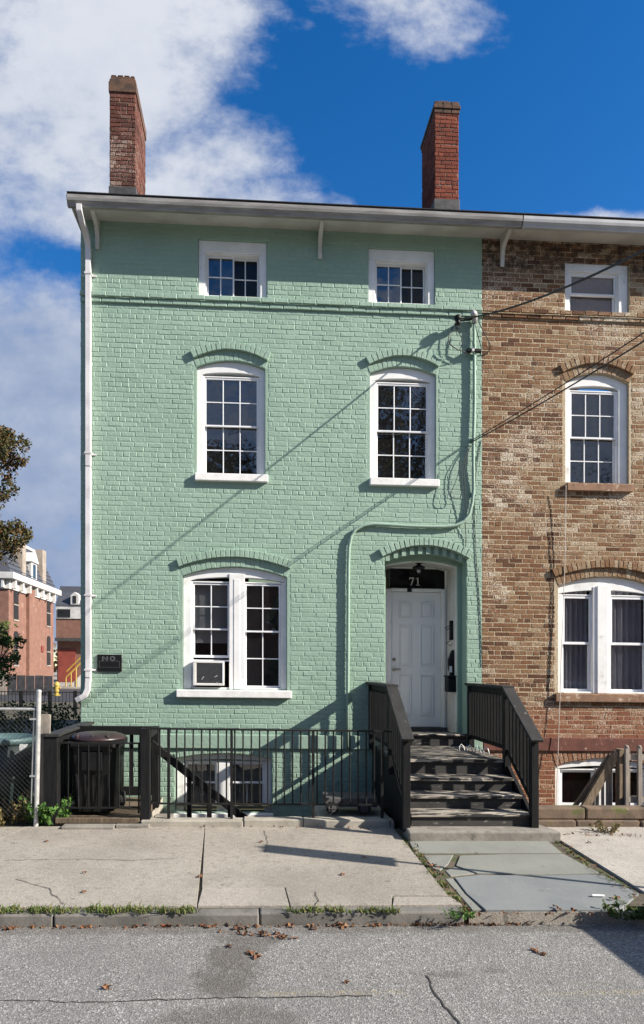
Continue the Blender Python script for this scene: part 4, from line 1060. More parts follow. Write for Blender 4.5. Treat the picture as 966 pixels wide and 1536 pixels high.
# areaways
def areaway(x0, x1, name):
    mb = MB(); zf = -.95
    mb.quad((x0,PY0,zf),(x1,PY0,zf),(x1,0.02,zf),(x0,0.02,zf))
    mb.quad((x0,PY0,zf),(x0,0.02,zf),(x0,0.02,-.02),(x0,PY0,-.02)); mb.quad((x1,PY0,zf),(x1,0.02,zf),(x1,.02,-.02),(x1,PY0,-.02)); mb.quad((x0,PY0,zf),(x1,PY0,zf),(x1,PY0,-.02),(x0,PY0,-.02))
    return struct(mb.build(name, M['concretewall']))
areaway(PX0, PX1, 'areaway_floor'); areaway(QX0, QX1, 'areaway_floor')
mb = MB()
for k in range(5): mb.box(-1.40+k*.24, -1.40+(k+1)*.24, PY0+.02, -.75, -.95, -.10-k*.17)
tag(mb.build('stone_steps', M['stoneslab'], bevel=.01), 'concrete steps descending into the areaway under the black handrail', 'steps')
# low walls at the back of the pavement
mb = MB(); x = PX0; rl = random.Random(2)
while x < 1.74:
    e = min(x+rl.uniform(.7, 1.3), 1.76)
    mb.box(x, e-.006, -1.925+rl.uniform(-.008,.008), -1.725, -.14, .085+rl.uniform(-.012,.012)); x = e
tag(mb.build('low_wall', M['concretewall'], bevel=.014), 'low crumbling concrete kerb carrying the black iron fence', 'wall')
mb = MB(); x = 3.42
for row in range(2):
    x = 3.42; 
    while x < 8.4:
        e = x+rl.uniform(.55, .85)
        mb.box(x+.006, e-.006, -1.93+row*.03+rl.uniform(-.012,.012), -1.70, -.06+row*.15, .083+row*.15+rl.uniform(-.01,.012), 0); x = e
tag(mb.build('block_wall', M['blockstone'], bevel=.02), 'low mossy brownstone block wall before the brick house basement', 'wall')
# platform for the bin and bedding slabs at its foot
tag(MB().box(-2.47, -1.44, -1.86, -.5, -.05, .075).box(-2.47,-1.44,-1.89,-1.862,.03,.10).build('timber_platform', M['brownwood'], bevel=.008), 'dark timber platform under the black wheeled bin', 'platform')
tag(MB().box(-2.35, -1.72, -2.06, -1.90, -.05, .035).box(-1.71, -1.30, -2.0, -1.93, -.05, .045).build('stone_step', M['stoneslab'], bevel=.012), 'pale stone slab lying before the bin enclosure gate', 'step')

# ================================================================== stoop
ST = thing('front_stoop', 'worn black wooden stoop with railings leading up to the white door', 'stoop', (2.6, -1.2, 0))
TX0, TX1 = 1.845, 3.365
def boards(mb, x0, x1, y0, y1, z, th, n, rng):
    for k in range(n):
        a = y0+(y1-y0)*k/n; mb.box(x0+rng.uniform(-.006,.006), x1+rng.uniform(-.006,.006), a+.003, a+(y1-y0)/n-.003, z-th, z+rng.uniform(-.003,.003))
rs = random.Random(8)
steps = [(-2.34, .265), (-2.06, .43), (-1.78, .60), (-1.50, .80)]
for (yf, zt), dep in zip(steps[:3], (.33,)*3):
    mb = MB(); boards(mb, TX0+.02, TX1-.02, yf, yf+dep, zt, .045, 2, rs); mb.build('tread', M['tread'], ST, bevel=.008)
mb = MB(); boards(mb, TX0+.02, TX1-.02, -1.50, .0, .80, .045, 9, rs); mb.build('landing', M['tread'], ST, bevel=.006)
prev = .10
for yf, zt in steps:
    MB().box(TX0+.03, TX1-.03, yf+.035, yf+.06, prev-.0, zt-.046).build('riser', M['riser'], ST); prev = zt-.0
mb = MB(); mb.box(2.02, 3.30, -.012, .27, .80, dz0-.05); mb.build('riser', M['riser'], ST)
MB().box(2.0, 3.32, -.05, .285, dz0-.05, dz0-.02).build('door_step', M['tread'], ST, bevel=.008)
# stringers / skirts
for xs in (TX0-.005, TX1+.005):
    MB().prism([(-2.30,.10),(-2.30,.23),(-1.48,.77),(-.01,.77),(-.01,-.12),(-1.70,-.12)], xs-.022, xs+.022, plane='yz').build('skirt', M['blackwood'], ST)
def stoop_rail(X, name='railing'):
    r = MB(); r.box(X-.045, X+.045, -1.545, -1.455, .60, 1.74); r.box(X-.045, X+.045, -2.385, -2.295, .06, 1.165); r.box(X-.045, X+.045, -.10, -.02, .75, 1.74)
    s = r; s.box(X-.02, X+.02, -1.455, -.10, 1.665, 1.752); s.box(X-.02, X+.02, -1.455, -.10, .93, .99)
    s.beam((X,-1.54,1.70),(X,-2.30,1.195),.04,.085); s.beam((X,-1.54,.93),(X,-2.30,.425),.04,.07)
    rail = r.build(name, M['blackwood'], ST, bevel=.005)
    c = MB(); c.box(X-.085, X+.085, -1.56, -.005, 1.752, 1.79)
    c.beam((X,-1.52,1.765),(X,-2.44,1.155),.15,.036); 
    c.build('cap_rail', M['railcap'], rail, bevel=.005)
    for k in range(12):
        y = -.17-k*.112; MB().box(X-.02, X+.02, y-.02, y+.02, .97, 1.68).build('baluster', M['blackwood'], rail)
    for k in range(6):
        y = -1.64-k*.11; d = (-1.54-y)*.665
        MB().box(X-.02, X+.02, y-.02, y+.02, .95-d, 1.68-d).build('baluster', M['blackwood'], rail)
    return rail
stoop_rail(1.80); stoop_rail(3.36)
tag(MB().prism([(1.78,-2.56),(3.60,-2.56),(3.50,-2.20),(1.80,-2.18)], -.05, .105, 0, 'xy').build('stone_step', M['stoneslab'], bevel=.02), 'broad grey stone slab at the foot of the wooden stoop', 'step')
hp = MB()
for k in range(4):
    cx0, cy0 = 3.02+k*.085, -.66-k*.10
    hp.tube([(cx0-.04, cy0, .80), (cx0-.03, cy0+.01, .87), (cx0, cy0+.015, .90), (cx0+.03, cy0+.01, .87), (cx0+.045, cy0, .80)], .008, 6)
tag(hp.build('wire_hoops', M['litterwhite'], smooth=True), 'small pale arched hoops lying on the stoop landing by the right railing', 'hoops')

# ================================================================== fences and yard things
IF = thing('iron_fence', 'black iron picket fence along the areaway of the green house', 'fence', (.2, -1.8, .08))
FY = -1.80
fx0, fx1 = -1.36, 1.66
MB().beam((fx0,FY,1.205),(fx1+.08,FY,1.195),.045,.022).build('top_rail', M['blackmetal'], IF)
MB().beam((fx0,FY,.265),(fx1+.05,FY,.255),.035,.02).build('bottom_rail', M['blackmetal'], IF)
k = fx0+.16; i = 0
while k < fx1:
    MB().tube([(k,FY,.20 if False else .26),(k,FY,1.20)], .0105, 6).build('picket', M['blackmetal'], IF); k += .1045
for x in (-1.09, -.30, .735, 1.62): MB().box(x-.017, x+.017, FY-.017, FY+.017, .07, 1.20).build('post', M['blackmetal'], IF)
WF = thing('wooden_fence', 'black timber enclosure around the black wheeled bin', 'fence', (-2., -1.3, 0))
MB().box(-1.435, -1.315, -1.86, -1.74, .0, 1.21).build('post', M['blackwood'], WF, bevel=.006)
MB().box(-2.615, -2.445, -1.88, -1.76, .0, 1.10).build('post', M['blackwood'], WF, bevel=.006)
MB().box(-2.64, -2.42, -1.90, -1.72, 1.10, 1.135).beam((-2.53,-1.75,1.115),(-2.53,-.02,1.115),.17,.035).build('cap', M['railcap'], WF, bevel=.004)
MB().box(-2.55, -2.50, -1.76, -.02, .93, 1.09).box(-2.55, -2.50, -1.76, -.02, .12, .26).build('rail', M['blackwood'], WF)
for k in range(12): MB().box(-2.505, -2.47, -1.70+k*.14, -1.66+k*.14, .15, 1.0).build('picket', M['blackwood'], WF)
MB().box(-2.50, -1.40, -.84, -.76, 1.02, 1.14).box(-2.50,-1.40,-.83,-.77,.17,.29).build('rail', M['blackwood'], WF, bevel=.004)
MB().box(-1.45, -1.36, -.86, -.74, 0., 1.14).build('post', M['blackwood'], WF)
for k in range(8): MB().box(-2.45+k*.135, -2.40+k*.135, -.76, -.735, .22, 1.06).build('picket', M['blackwood'], WF)
MB().box(-1.44,-1.37,-1.76,-.80,1.05,1.13).build('rail', M['blackwood'], WF)
mg = thing('metal_gate', 'low thin black metal gate in front of the bin', 'gate', (-1.96, -1.81, .1))
gx0, gx1 = -2.46, -1.45
gm = MB(); gm.box(gx0, gx1, -1.815, -1.795, 1.01, 1.03); gm.box(gx0, gx1, -1.815, -1.795, .20, .22); gm.box(gx0, gx0+.02, -1.816, -1.794, .14, 1.03); gm.box(gx1-.02, gx1, -1.816, -1.794, .14, 1.03)
gm.build('gate_frame', M['blackmetal'], mg)
for k in range(1, 8): MB().tube([(gx0+(gx1-gx0)*k/8,-1.805,.21),(gx0+(gx1-gx0)*k/8,-1.805,1.02)], .006, 6).build('bar', M['blackmetal'], mg)
# wheeled bin
bn = thing('trash_bin', 'black wheeled bin with a domed maroon lid behind the metal gate', 'bin', (-2.03, -1.35, .1))
bx, by = -2.06, -1.40
def taper(mb, cx, cy, z0, z1, w0, d0, w1, d1, ch=.06):
    rings = []
    for z, w, d in ((z0, w0, d0), (z0+(z1-z0)*.5, (w0+w1)/2, (d0+d1)/2), (z1, w1, d1)):
        rings.append([(cx+sx*w/2-(sx*ch if e else 0), cy+sy*d/2-(0 if e else sy*ch), z) for sx, sy, e in ((-1,-1,1),(1,-1,1),(1,-1,0),(1,1,0),(1,1,1),(-1,1,1),(-1,1,0),(-1,-1,0))])
    vs = [p for r in rings for p in r]; fs = [tuple(range(7,-1,-1)), tuple(range(16,24))]
    for i in range(2):
        for k in range(8): fs.append((i*8+k, i*8+(k+1) % 8, i*8+8+(k+1) % 8, i*8+8+k))
    mb.add(vs, fs)
mb = MB(); taper(mb, bx, by, .12, 1.00, .48, .52, .60, .66); taper(mb, bx, by, .95, 1.02, .65, .72, .65, .72)
for k in range(5): mb.beam((bx-.18+k*.09, by-.262, .18), (bx-.20+k*.10, by-.312, .62), .03, .016, up=(0,1,0))
mb.box(bx-.13, bx+.13, by-.345, by-.30, .66, .90)
mb.build('bin_body', M['blackplastic'], bn, bevel=.012)
mb = MB(); vs = []; fs = []
prof = [(.36,0.),(.365,.025),(.34,.055),(.25,.085),(.10,.10)]
mb.lathe((bx, by, 1.022), prof, 22)
for k in range(3): mb.box(bx-.22+k*.19, bx-.18+k*.19, by-.30, by+.2, 1.03, 1.105)
mb.build('bin_lid', M['lid'], bn, bevel=.01, smooth=True)
for s in (-1, 1): MB().lathe((bx+s*.27, by+.22, .20), [(.10,-.025),(.10,.025)], 18, axis='x').build('wheel', M['rubber'], bn)
# handrail down to the areaway
hr = thing('stair_handrail', 'sloping black timber handrail running down behind the iron fence', 'handrail', (-.8, -1.45, 0))
a = wp(226, 1115, -1.5); b = wp(372, 1232, -1.5)
MB().beam((a[0],-1.5,a[1]),(b[0],-1.5,b[1]),.06,.10,up=(0,0,1)).build('rail', M['blackwood'], hr, bevel=.005)
for px, py in ((284, 1162), (314, 1187), (345, 1211)):
    q = wp(px, py, -1.5); MB().box(q[0]-.03, q[0]+.03, -1.53, -1.47, q[1]-.9, q[1]-.03).build('post', M['blackwood'], hr)
# hand cart
ct = thing('flatbed_cart', 'dark flatbed cart on two spoked wheels parked behind the iron fence by the stoop', 'cart', (.95, -1.2, -.15))
c0, _ = wp(486, 1200, -1.2); c1, _ = wp(562, 1200, -1.2); zc = wp(520, 1193, -1.2)[1]
MB().box(c0, c1, -1.40, -.95, zc-.12, zc).build('deck', M['rust'], ct, bevel=.008)
for px in (498, 546):
    x, z = wp(px, 1212, -1.45)
    w = MB(); w.lathe((x, -1.45, z), [(.085,-.02),(.085,.02)], 20, axis='y'); wh = w.build('wheel', M['rubber'], ct)
    MB().lathe((x, -1.474, z), [(.055,-.004),(.055,.004),(.02,.0)], 16, axis='y').beam((x-.05,-1.482,z),(x+.05,-1.482,z),.012,.01).beam((x,-1.482,z-.05),(x,-1.482,z+.05),.012,.01).build('hub', M['rust'], wh)
tag(MB().box(c0-.1, PX1-.01, -1.66, -.6, -.95, zc-.24).build('stone_ledge', M['concretewall'], bevel=.01), 'raised concrete ledge in the areaway under the cart', 'ledge')
# weathered fence in front of the brick house
wf = thing('wooden_fence', 'weathered brown timber fence with a sloping rail before the brick house basement', 'fence', (5., -1.4, .2))
YF = -1.35
a = wp(868, 1226, YF); b = wp(926, 1128, YF)
MB().beam((a[0],YF,a[1]),(b[0],YF,b[1]),.05,.11).beam((a[0]-.10,YF+.09,a[1]),(b[0]-.06,YF+.09,b[1]-.06),.05,.05).build('sloping_rail', M['tanwood'], wf, bevel=.004)
for px, wd, m in ((931, .10, 'tanwood'), (940.5, .06, 'tanwood')):
    x, z = wp(px, 1123, YF); MB().box(x-wd/2, x+wd/2, YF-.05+.02*(px > 935), YF+.05, -.9, z).build('post', M[m], wf, bevel=.004)
for px, top in ((889, 1200), (896, 1190), (904, 1176), (911, 1163), (916, 1155)):
    x, z = wp(px, top, YF+.05); MB().box(x-.018, x+.018, YF+.04, YF+.06, -.9, z).build('picket', M['greywood'], wf)
for px in (938, 957, 977, 997):
    x, z = wp(px+2, 1121, YF-.1); MB().box(x-.028, x+.028, YF-.12, YF-.085, -.3, z).lathe((x, YF-.1, z-.005), [(.03,0),(.028,.02),(.015,.035)], 8).build('picket', M['greywood'], wf, bevel=.005)
x0_, z0_ = wp(934, 1128, YF); MB().box(x0_, x0_+1.6, YF-.085, YF-.04, z0_-.10, z0_-.02).box(x0_, x0_+1.6, YF-.085, YF-.04, .22, .30).build('rail', M['greywood'], wf)
# chain link fence on the left
CL = thing('chain_link_fence', 'galvanised chain link fence left of the black enclosure', 'fence', (-3.9, -1.85, 0))
px0 = wp(54, 1100, -1.9)[0]
MB().tube([(px0-.0,-1.9,-.02),(px0+.035,-1.9,1.66)], .03, 12).lathe((px0+.035,-1.9,1.655), [(.034,0),(.03,.02),(.01,.03)], 12).build('post', M['galv'], CL, smooth=False)
MB().tube([(px0-.06,-1.9,.15),(px0-.02,-1.9,1.43)], .012, 8).build('tension_bar', M['galv'], CL)
MB().tube([(-7.5,-1.9,1.44),(px0-.01,-1.9,1.44)], .018, 8).build('top_rail', M['galv'], CL)
for z in (.62, 1.32): MB().beam((px0-.07,-1.9,z),(px0+.03,-1.9,z),.05,.02).build('clip', M['galv'], CL)
mb = MB(); st = .058; X0c, X1c, Z0c, Z1c = -6.2, px0-.04, .12, 1.43
nz = int((Z1c-Z0c)/st); nx = int((X1c-X0c)/st)
for i in range(-nz, nx):
    for sgn in (1, -1):
        xa = X0c+i*st if sgn > 0 else X0c+(i+nz)*st
        p = [xa, Z0c]; q = [xa+sgn*nz*st, Z1c]
        # clip in x
        def cl(p, q):
            (x0, z0), (x1, z1) = p, q
            t0, t1 = 0., 1.; dx = x1-x0
            if dx > 0: t0, t1 = max(0, (X0c-x0)/dx), min(1, (X1c-x0)/dx)
            else: t0, t1 = max(0, (X1c-x0)/dx), min(1, (X0c-x0)/dx)
            return None if t1-t0 < .02 else ((x0+dx*t0, z0+(z1-z0)*t0), (x0+dx*t1, z0+(z1-z0)*t1))
        c = cl(p, q)
        if c: mb.tube([(c[0][0], -1.9+.004*sgn, c[0][1]), (c[1][0], -1.9+.004*sgn, c[1][1])], .0013, 3, caps=False)
mb.build('mesh', M['oldwire'], CL)
x, _ = wp(65, 1100, -1.8)
tag(MB().prism([(x-.065,0.),(x+.045,0.),(x+.085,1.36),(x+.075,1.37),(x-.03,1.37),(x-.035,1.2)], -1.80, -1.765).build('wooden_post', M['greywood'], bevel=.004), 'grey splintered board standing against the chain link post', 'board')
tb = thing('trash_bin', 'dark teal tub with a pale rim behind the chain link fence', 'bin', (-3.45, -1.2, 0))
tx = wp(8, 1100, -1.2)[0]
MB().lathe((tx, -1.2, .05), [(.30,0),(.34,.4),(.37,.90)], 26).build('bin_body', M['tealdark'], tb, smooth=True)
MB().lathe((tx, -1.2, .95), [(.39,0),(.395,.06),(.37,.085),(.36,.03)], 26).build('rim', M['teal'], tb, smooth=True)
rx, rz_ = wp(36, 1121, -1.56)
MB().prism([(rx-.06,rz_-.02),(rx-.04,rz_-.05),(rx+.02,rz_-.01),(rx+.05,rz_+.04),(rx-.05,rz_+.04)], -1.57, -1.555).build('sticker', M['litterwhite'], tb)

# ================================================================== vegetation
def leaf_quad(mb, c, s, rng, tone, flat=.0):
    d = Vector((rng.gauss(0,1), rng.gauss(0,1), rng.gauss(0,1)*(1-flat))).normalized()
    u = d.orthogonal().normalized(); u.rotate(Matrix.Rotation(rng.uniform(0, 6.28), 3, d)); w = d.cross(u)
    c = Vector(c); a = s*rng.uniform(.6, 1.2)
    fold = d*a*.25
    mb.add([c-u*a*.5, c+w*a*.36+fold*.5, c+u*a*.6, c-w*a*.36+fold*.5], [(0,1,2),(0,2,3)], 0, tone)
def clump(mb, c, r, n, s, rng, rz=.8, tone0=.5, sp=.28):
    for _ in range(n):
        while True:
            p = Vector((rng.uniform(-1,1), rng.uniform(-1,1), rng.uniform(-1,1)))
            if p.length <= 1: break
        if rng.random() < .45: p = p.normalized()*rng.uniform(.6, 1.12)
        if mnoise.noise((c[0]+p.x*r*1.0)*1.9*Vector((1,0,0))+Vector((0,(c[1]+p.y*r)*1.9,(c[2]+p.z*r*rz)*1.9))) < -.08: continue
        leaf_quad(mb, (c[0]+p.x*r, c[1]+p.y*r, c[2]+p.z*r*rz), s, rng, min(1, max(0, rng.gauss(tone0, sp))))
def tree(name, label, base, h, lead, clumps, leafm, s, rng, cat='tree', group=None, r0=.2):
    t = thing(name, label, cat, base, group)
    tr = MB(); bx, by, bz = base
    top = (bx+lead[0], by+lead[1], bz+h)
    mid = (bx+lead[0]*.4, by+lead[1]*.4, bz+h*.5)
    tr.tube([(bx,by,bz-.2),(bx,by,bz+.3),mid,top], [r0*1.3, r0, r0*.7, r0*.25], 9)
    for c in clumps:
        st_ = Vector(mid).lerp(Vector(top), rng.uniform(.0, .8)); e = Vector(c[:3])
        m_ = st_.lerp(e, .5)+Vector((rng.uniform(-.2,.2), rng.uniform(-.2,.2), .15))
        tr.tube([st_, m_, e], [r0*.35, r0*.2, r0*.06], 6)
        for _ in range(3):
            q = e+Vector((rng.uniform(-1,1), rng.uniform(-1,1), rng.uniform(-.6,.9)))*c[3]*.9
            tr.tube([m_.lerp(e, .6), e.lerp(q, .5)+Vector((0,0,.1)), q], [r0*.12, r0*.08, r0*.03], 5)
    tr.build('trunk', M['bark'], t)
    cr = MB()
    for c in clumps: clump(cr, c[:3], c[3], c[4], s, rng, tone0=c[5] if len(c) > 5 else .5)
    cr.build('crown', leafm, t)
    return t
rt = random.Random(31)
TY = 16.
def at(px, py, y): x, z = wp(px, py, y); return (x, y, z)
cl = []
for px, py, r, n in ((12,668,.75,700),(-10,700,.8,700),(2,655,.5,350),(22,690,.42,260),(-30,660,1.0,700),(8,735,.5,260),(-25,745,.8,450),(-60,700,1.4,900),(20,800,.62,480),(34,800,.38,260),(0,812,.8,650),(-12,790,.7,450),(8,832,.45,260),(-50,820,1.2,700),(-70,620,1.3,700),(-110,760,1.5,900)):
    p = at(px, py, TY+rt.uniform(-.6,.6)); cl.append((*p, r*1.08, int(n*1.9), rt.uniform(.35,.65)))
bx_ = at(-110, 1000, TY)[0]
tree('maple_tree', 'autumn maple with browning leaves reaching in at the far left', (bx_, TY, -.02), 8.5, (.6, 0, 0), cl, M['maple'], .13, rt, r0=.26)
cl = []
for px, py, r, n in ((5,950,.5,500),(20,962,.38,300),(-8,980,.6,500),(14,985,.35,260),(0,1010,.5,350),(32,957,.2,90),(-25,950,.6,400)):
    p = at(px, py, 12.+rt.uniform(-.4,.4)); cl.append((*p, r, n, rt.uniform(.4,.7)))
tree('young_tree', 'small green leafy sapling before the mansard roofed house', (at(-4,1000,12.)[0], 12., -.02), 2.4, (0,0,0), cl, M['greenleaf'], .13, rt, r0=.06)
sh = MB()
for k in range(26):
    px = -30+k*6.4; y = rt.uniform(5.5, 9.); x, z = wp(px, 1080, y)
    clump(sh, (x, y, rt.uniform(.25, .75)), rt.uniform(.35,.55), 170, .085, rt, tone0=rt.uniform(.25,.7))
tag(sh.build('hedge', M['hedge']), 'dark straggly hedge behind the chain link fence', 'hedge')
def blades(mb, x, y, z, n, spread, h, rng, w=.008, lean=.5):
    for _ in range(n):
        a = rng.uniform(0, 6.28); rr = spread*math.sqrt(rng.random()); bx = x+rr*math.cos(a); by = y+rr*math.sin(a)*.6
        hh = h*rng.uniform(.4, 1.1); l = rng.uniform(0, lean)*hh; b = rng.uniform(0, 6.28)
        dx, dy = math.cos(b)*l, math.sin(b)*l; px, py = -math.sin(b)*w, math.cos(b)*w
        mb.add([(bx-px,by-py,z),(bx+px,by+py,z),(bx+dx*.4+px*.8,by+dy*.4+py*.8,z+hh*.6),(bx+dx*.4-px*.8,by+dy*.4-py*.8,z+hh*.6),(bx+dx,by+dy,z+hh*.9)], [(0,1,2,3),(3,2,4)], 0, rng.random())
gr = MB(); rgz = random.Random(17)
for px in range(-40, 292, 3):
    if mnoise.noise((px*.045, 3., 0.)) > -.22:
        x, y = gp(px, 1366+rgz.uniform(-3,3), 0.); blades(gr, x, y, -.005, rgz.randint(4, 20), .05, rgz.uniform(.03,.07), rgz, .005, 1.5)
for px in range(432, 596, 3):
    if mnoise.noise((px*.05, 9., 0.)) > -.2:
        x, y = gp(px, 1366+rgz.uniform(-2.5,2), 0.); blades(gr, x, y, -.005, rgz.randint(3, 16), .045, rgz.uniform(.025,.06), rgz, .005, 1.5)
for (a, b), (c, d), n in (((607,1258),(705,1372),70), ((832,1260),(958,1350),34), ((930,1352),(975,1378),30), ((205,1232),(250,1236),14), ((270,1235),(345,1239),12)):
    for k in range(n):
        t = rgz.random(); x, y = gp(a+(c-a)*t+rgz.uniform(-5,5), b+(d-b)*t+rgz.uniform(-1,1), 0.); blades(gr, x, y, -.03, 9, .03, .05, rgz, .005, 1.3)
tag(gr.build('grass', M['grass']), 'short grass and moss growing in the kerb and paving joints', 'grass', kind='stuff')
def weed(px, py, n, h, s, label, m, seed, spread=.16):
    r = random.Random(seed); x, y = gp(px, py, 0.); mb = MB()
    for k in range(n):
        a = r.uniform(0, 6.28); q = (x+math.cos(a)*spread*r.random()*1.3, y+math.sin(a)*spread*.6*r.random(), -.02); l = h*r.uniform(.5,1.1)
        tip = (q[0]+math.cos(a)*l*.6, q[1]+math.sin(a)*l*.5, q[2]+l)
        mb.tube([q, ((q[0]+tip[0])/2, (q[1]+tip[1])/2, q[2]+l*.65), tip], .0028, 4, caps=False, tone=.2)
        for j in range(7):
            t = .25+.75*j/6; c = Vector(q).lerp(Vector(tip), t); leaf_quad(mb, (c.x+r.uniform(-.02,.02), c.y+r.uniform(-.02,.02), c.z+r.uniform(-.01,.02)), s, r, r.random(), .3)
    return tag(mb.build('weed', M[m]), label, 'weed')
weed(72, 1236, 60, .30, .075, 'leafy bright green weed at the foot of the grey board', 'weed', 51)
weed(18, 1232, 120, .36, .06, 'tangled dry weed below the chain link fence', 'drygrass', 52, .5)
weed(98, 1226, 22, .36, .035, 'thin brown weed against the black corner post', 'drygrass', 53, .1)
weed(690, 1374, 12, .07, .026, 'small weed sprouting where paving joint meets the kerb', 'weed', 54, .1)
weed(945, 1374, 26, .13, .04, 'green weed in the shaded kerb at the right edge', 'greenleaf', 55, .16)
weed(905, 1249, 22, .14, .035, 'yellowish weed below the brownstone block wall', 'drygrass', 56, .14)
weed(815, 1236, 14, .12, .03, 'small weed beside the foot of the right stoop post', 'weed', 57, .06)
# fallen leaves: a maple leaf outline, curled
def fallen(px, py, s, rng, m, label, group=None, road=True):
    x, y = gp(px, py, -.10 if road else 0.)
    z = (rz(y) if road else .003)+.006
    n = 10; a0 = rng.uniform(0, 6.28); vs = [(0,0,.012)]
    for k in range(n):
        a = a0+2*math.pi*k/n; r = s*(.52 if k % 2 == 0 else .27)*rng.uniform(.8,1.15)
        vs.append((r*math.cos(a), r*math.sin(a), (.0 if k % 3 else s*rng.uniform(.08,.36))))
    mb = MB(); mb.add([(x+v[0], y+v[1], z+v[2]) for v in vs], [(0, 1+k, 1+(k+1) % n) for k in range(n)], 0, rng.random())
    return tag(mb.build('fallen_leaf', M[m]), label, 'leaf', group)
rl2 = random.Random(77)
fallen(218, 1385, .12, rl2, 'redleaf', 'bright orange red leaf in the gutter')
fallen(250, 1387, .11, rl2, 'redleaf', 'paler orange leaf just right of the bright red one in the gutter')
for px, py in ((8,1392),(16,1391),(196,1384),(204,1388),(302,1388),(310,1389),(342,1386),(360,1391),(366,1393),(415,1398),(425,1402),(432,1386),(470,1391),(345,1418),(372,1430),(388,1434),(400,1398),(508,1386),(520,1390),(610,1381),(620,1384),(628,1379),(636,1382),(655,1384),(690,1384),(700,1382),(712,1380),(722,1381),(735,1379),(768,1383)):
    fallen(px+rl2.uniform(-4,4), py+rl2.uniform(-1.5,1.5), rl2.uniform(.055,.10), rl2, 'deadleaf', 'dry brown leaf among those scattered along the gutter', 'brown leaves in the gutter')
for px, py in ((520,1474),(802,1425),(806,1428),(815,1431),(160,1482)):
    fallen(px, py, rl2.uniform(.05,.085), rl2, 'deadleaf', 'brown leaf lying out on the open asphalt', 'brown leaves on the asphalt')
for px, py in ((126,1339),(70,1263),(392,1264),(300,1316),(514,1313),(545,1287),(127,1310)):
    fallen(px, py, rl2.uniform(.045,.07), rl2, 'deadleaf', 'small dark leaf lying on the concrete pavement', 'leaves on the pavement', False)
for px, py in ((745,1258),(760,1257),(752,1259),(770,1256),(650,1300),(662,1314),(918,1350),(926,1348),(833,1362),(838,1365),(860,1368),(884,1265),(815,1258)):
    fallen(px, py, rl2.uniform(.045,.08), rl2, 'deadleaf', 'dry leaf lying on the flagstone path', 'leaves on the flagstones', False)
lt = MB(); rlt = random.Random(91)
def litter_bits(n, px0, px1, py0, py1, road, s0=.012, s1=.04):
    for _ in range(n):
        t = rlt.random(); px, py = px0+(px1-px0)*t+rlt.gauss(0, 5), py0+(py1-py0)*t+rlt.gauss(0, 1.2)
        x, y = gp(px, py, -.10 if road else 0.)
        if road and y > CURB-.01: y = CURB-.015-rlt.random()*.03
        leaf_quad(lt, (x, y, (rz(y) if road else 0.)+.008+rlt.random()*.01), rlt.uniform(s0, s1), rlt, rlt.random(), .0 if rlt.random() < .3 else -.9)
litter_bits(150, 0, 560, 1389, 1388, True); litter_bits(170, 560, 790, 1384, 1382, True); litter_bits(50, 330, 450, 1396, 1408, True, .012, .05)
litter_bits(90, 610, 705, 1258, 1368, False); litter_bits(70, 835, 960, 1262, 1352, False); litter_bits(60, 700, 960, 1371, 1374, False)
litter_bits(60, 230, 600, 1241, 1243, False); litter_bits(40, 620, 820, 1257, 1258, False); litter_bits(70, 830, 966, 1252, 1254, False)
tag(lt.build('leaf_litter', M['deadleaf']), 'crumbled leaves and grit gathered in the gutter and paving joints', 'litter', kind='stuff')
lx_, ly_ = gp(897, 1345, 0.)
tag(MB().prism([(lx_-.06,ly_-.01),(lx_+.05,ly_-.02),(lx_+.06,ly_+.005),(lx_-.05,ly_+.02)], .004, .018, 0, 'xy').build('litter', M['litterwhite'], bevel=.006), 'crumpled white paper scrap on the bluestone flag', 'litter')

# ================================================================== beyond the house on the left
MY = 38.
mcx, mct = wp(13, 872, MY)
MBd = thing('mansard_house', 'pinkish red brick house with grey mansard roof and white bracketed cornice', 'house', (mcx-5, MY+5, 0))
L_ = 10.5; MX0 = mcx-11.
zc_ = wp(13, 872, MY)[1]
MB().box(MX0, mcx, MY, MY+L_, 0, zc_).box(mcx, mcx+.25, MY+3.6, MY+4.9, 0, zc_-.1).build('wall', M['farbrick'], MBd)
cb = MB(); cb.box(MX0-.5, mcx+.55, MY-.55, MY+L_+.5, zc_+.15, zc_+.62); cb.box(MX0-.1, mcx+.12, MY-.12, MY+L_+.12, zc_-.55, zc_+.15)
for k in range(7): cb.box(mcx+.12, mcx+.45, MY+.2+k*1.55, MY+.42+k*1.55, zc_-.5, zc_+.15)
for k in range(7): cb.box(mcx-.4-k*1.55, mcx-.2-k*1.55, MY-.45, MY-.12, zc_-.5, zc_+.15)
cb.build('cornice', M['farwhite'], MBd, bevel=.03)
zt_ = zc_+.62; rh = 2.9
rm = MB()
b4 = [(MX0-.2,MY-.2),(mcx+.2,MY-.2),(mcx+.2,MY+L_+.2),(MX0-.2,MY+L_+.2)]; t4 = [(MX0+.9,MY+.9),(mcx-.9,MY+.9),(mcx-.9,MY+L_-.9),(MX0+.9,MY+L_-.9)]
vs = [(p[0],p[1],zt_) for p in b4]+[(p[0],p[1],zt_+rh) for p in t4]
rm.add(vs, [(0,1,5,4),(1,2,6,5),(2,3,7,6),(3,0,4,7),(4,5,6,7)])
for k in range(8):
    f = k/8; e = .03
    x_ = mcx+.2-1.1*f+e; y_ = MY-.2+1.1*f
    rm.box(x_-.02, x_+.02, y_, MY+L_+.2-1.1*f, zt_+rh*f, zt_+rh*f+.05)
mr_ = rm.build('roof', M['slate'], MBd)
MB().box(MX0+.8, mcx-.8, MY+.8, MY+L_-.8, zt_+rh-.05, zt_+rh+.18).build('roof_trim', M['farwhite'], mr_)
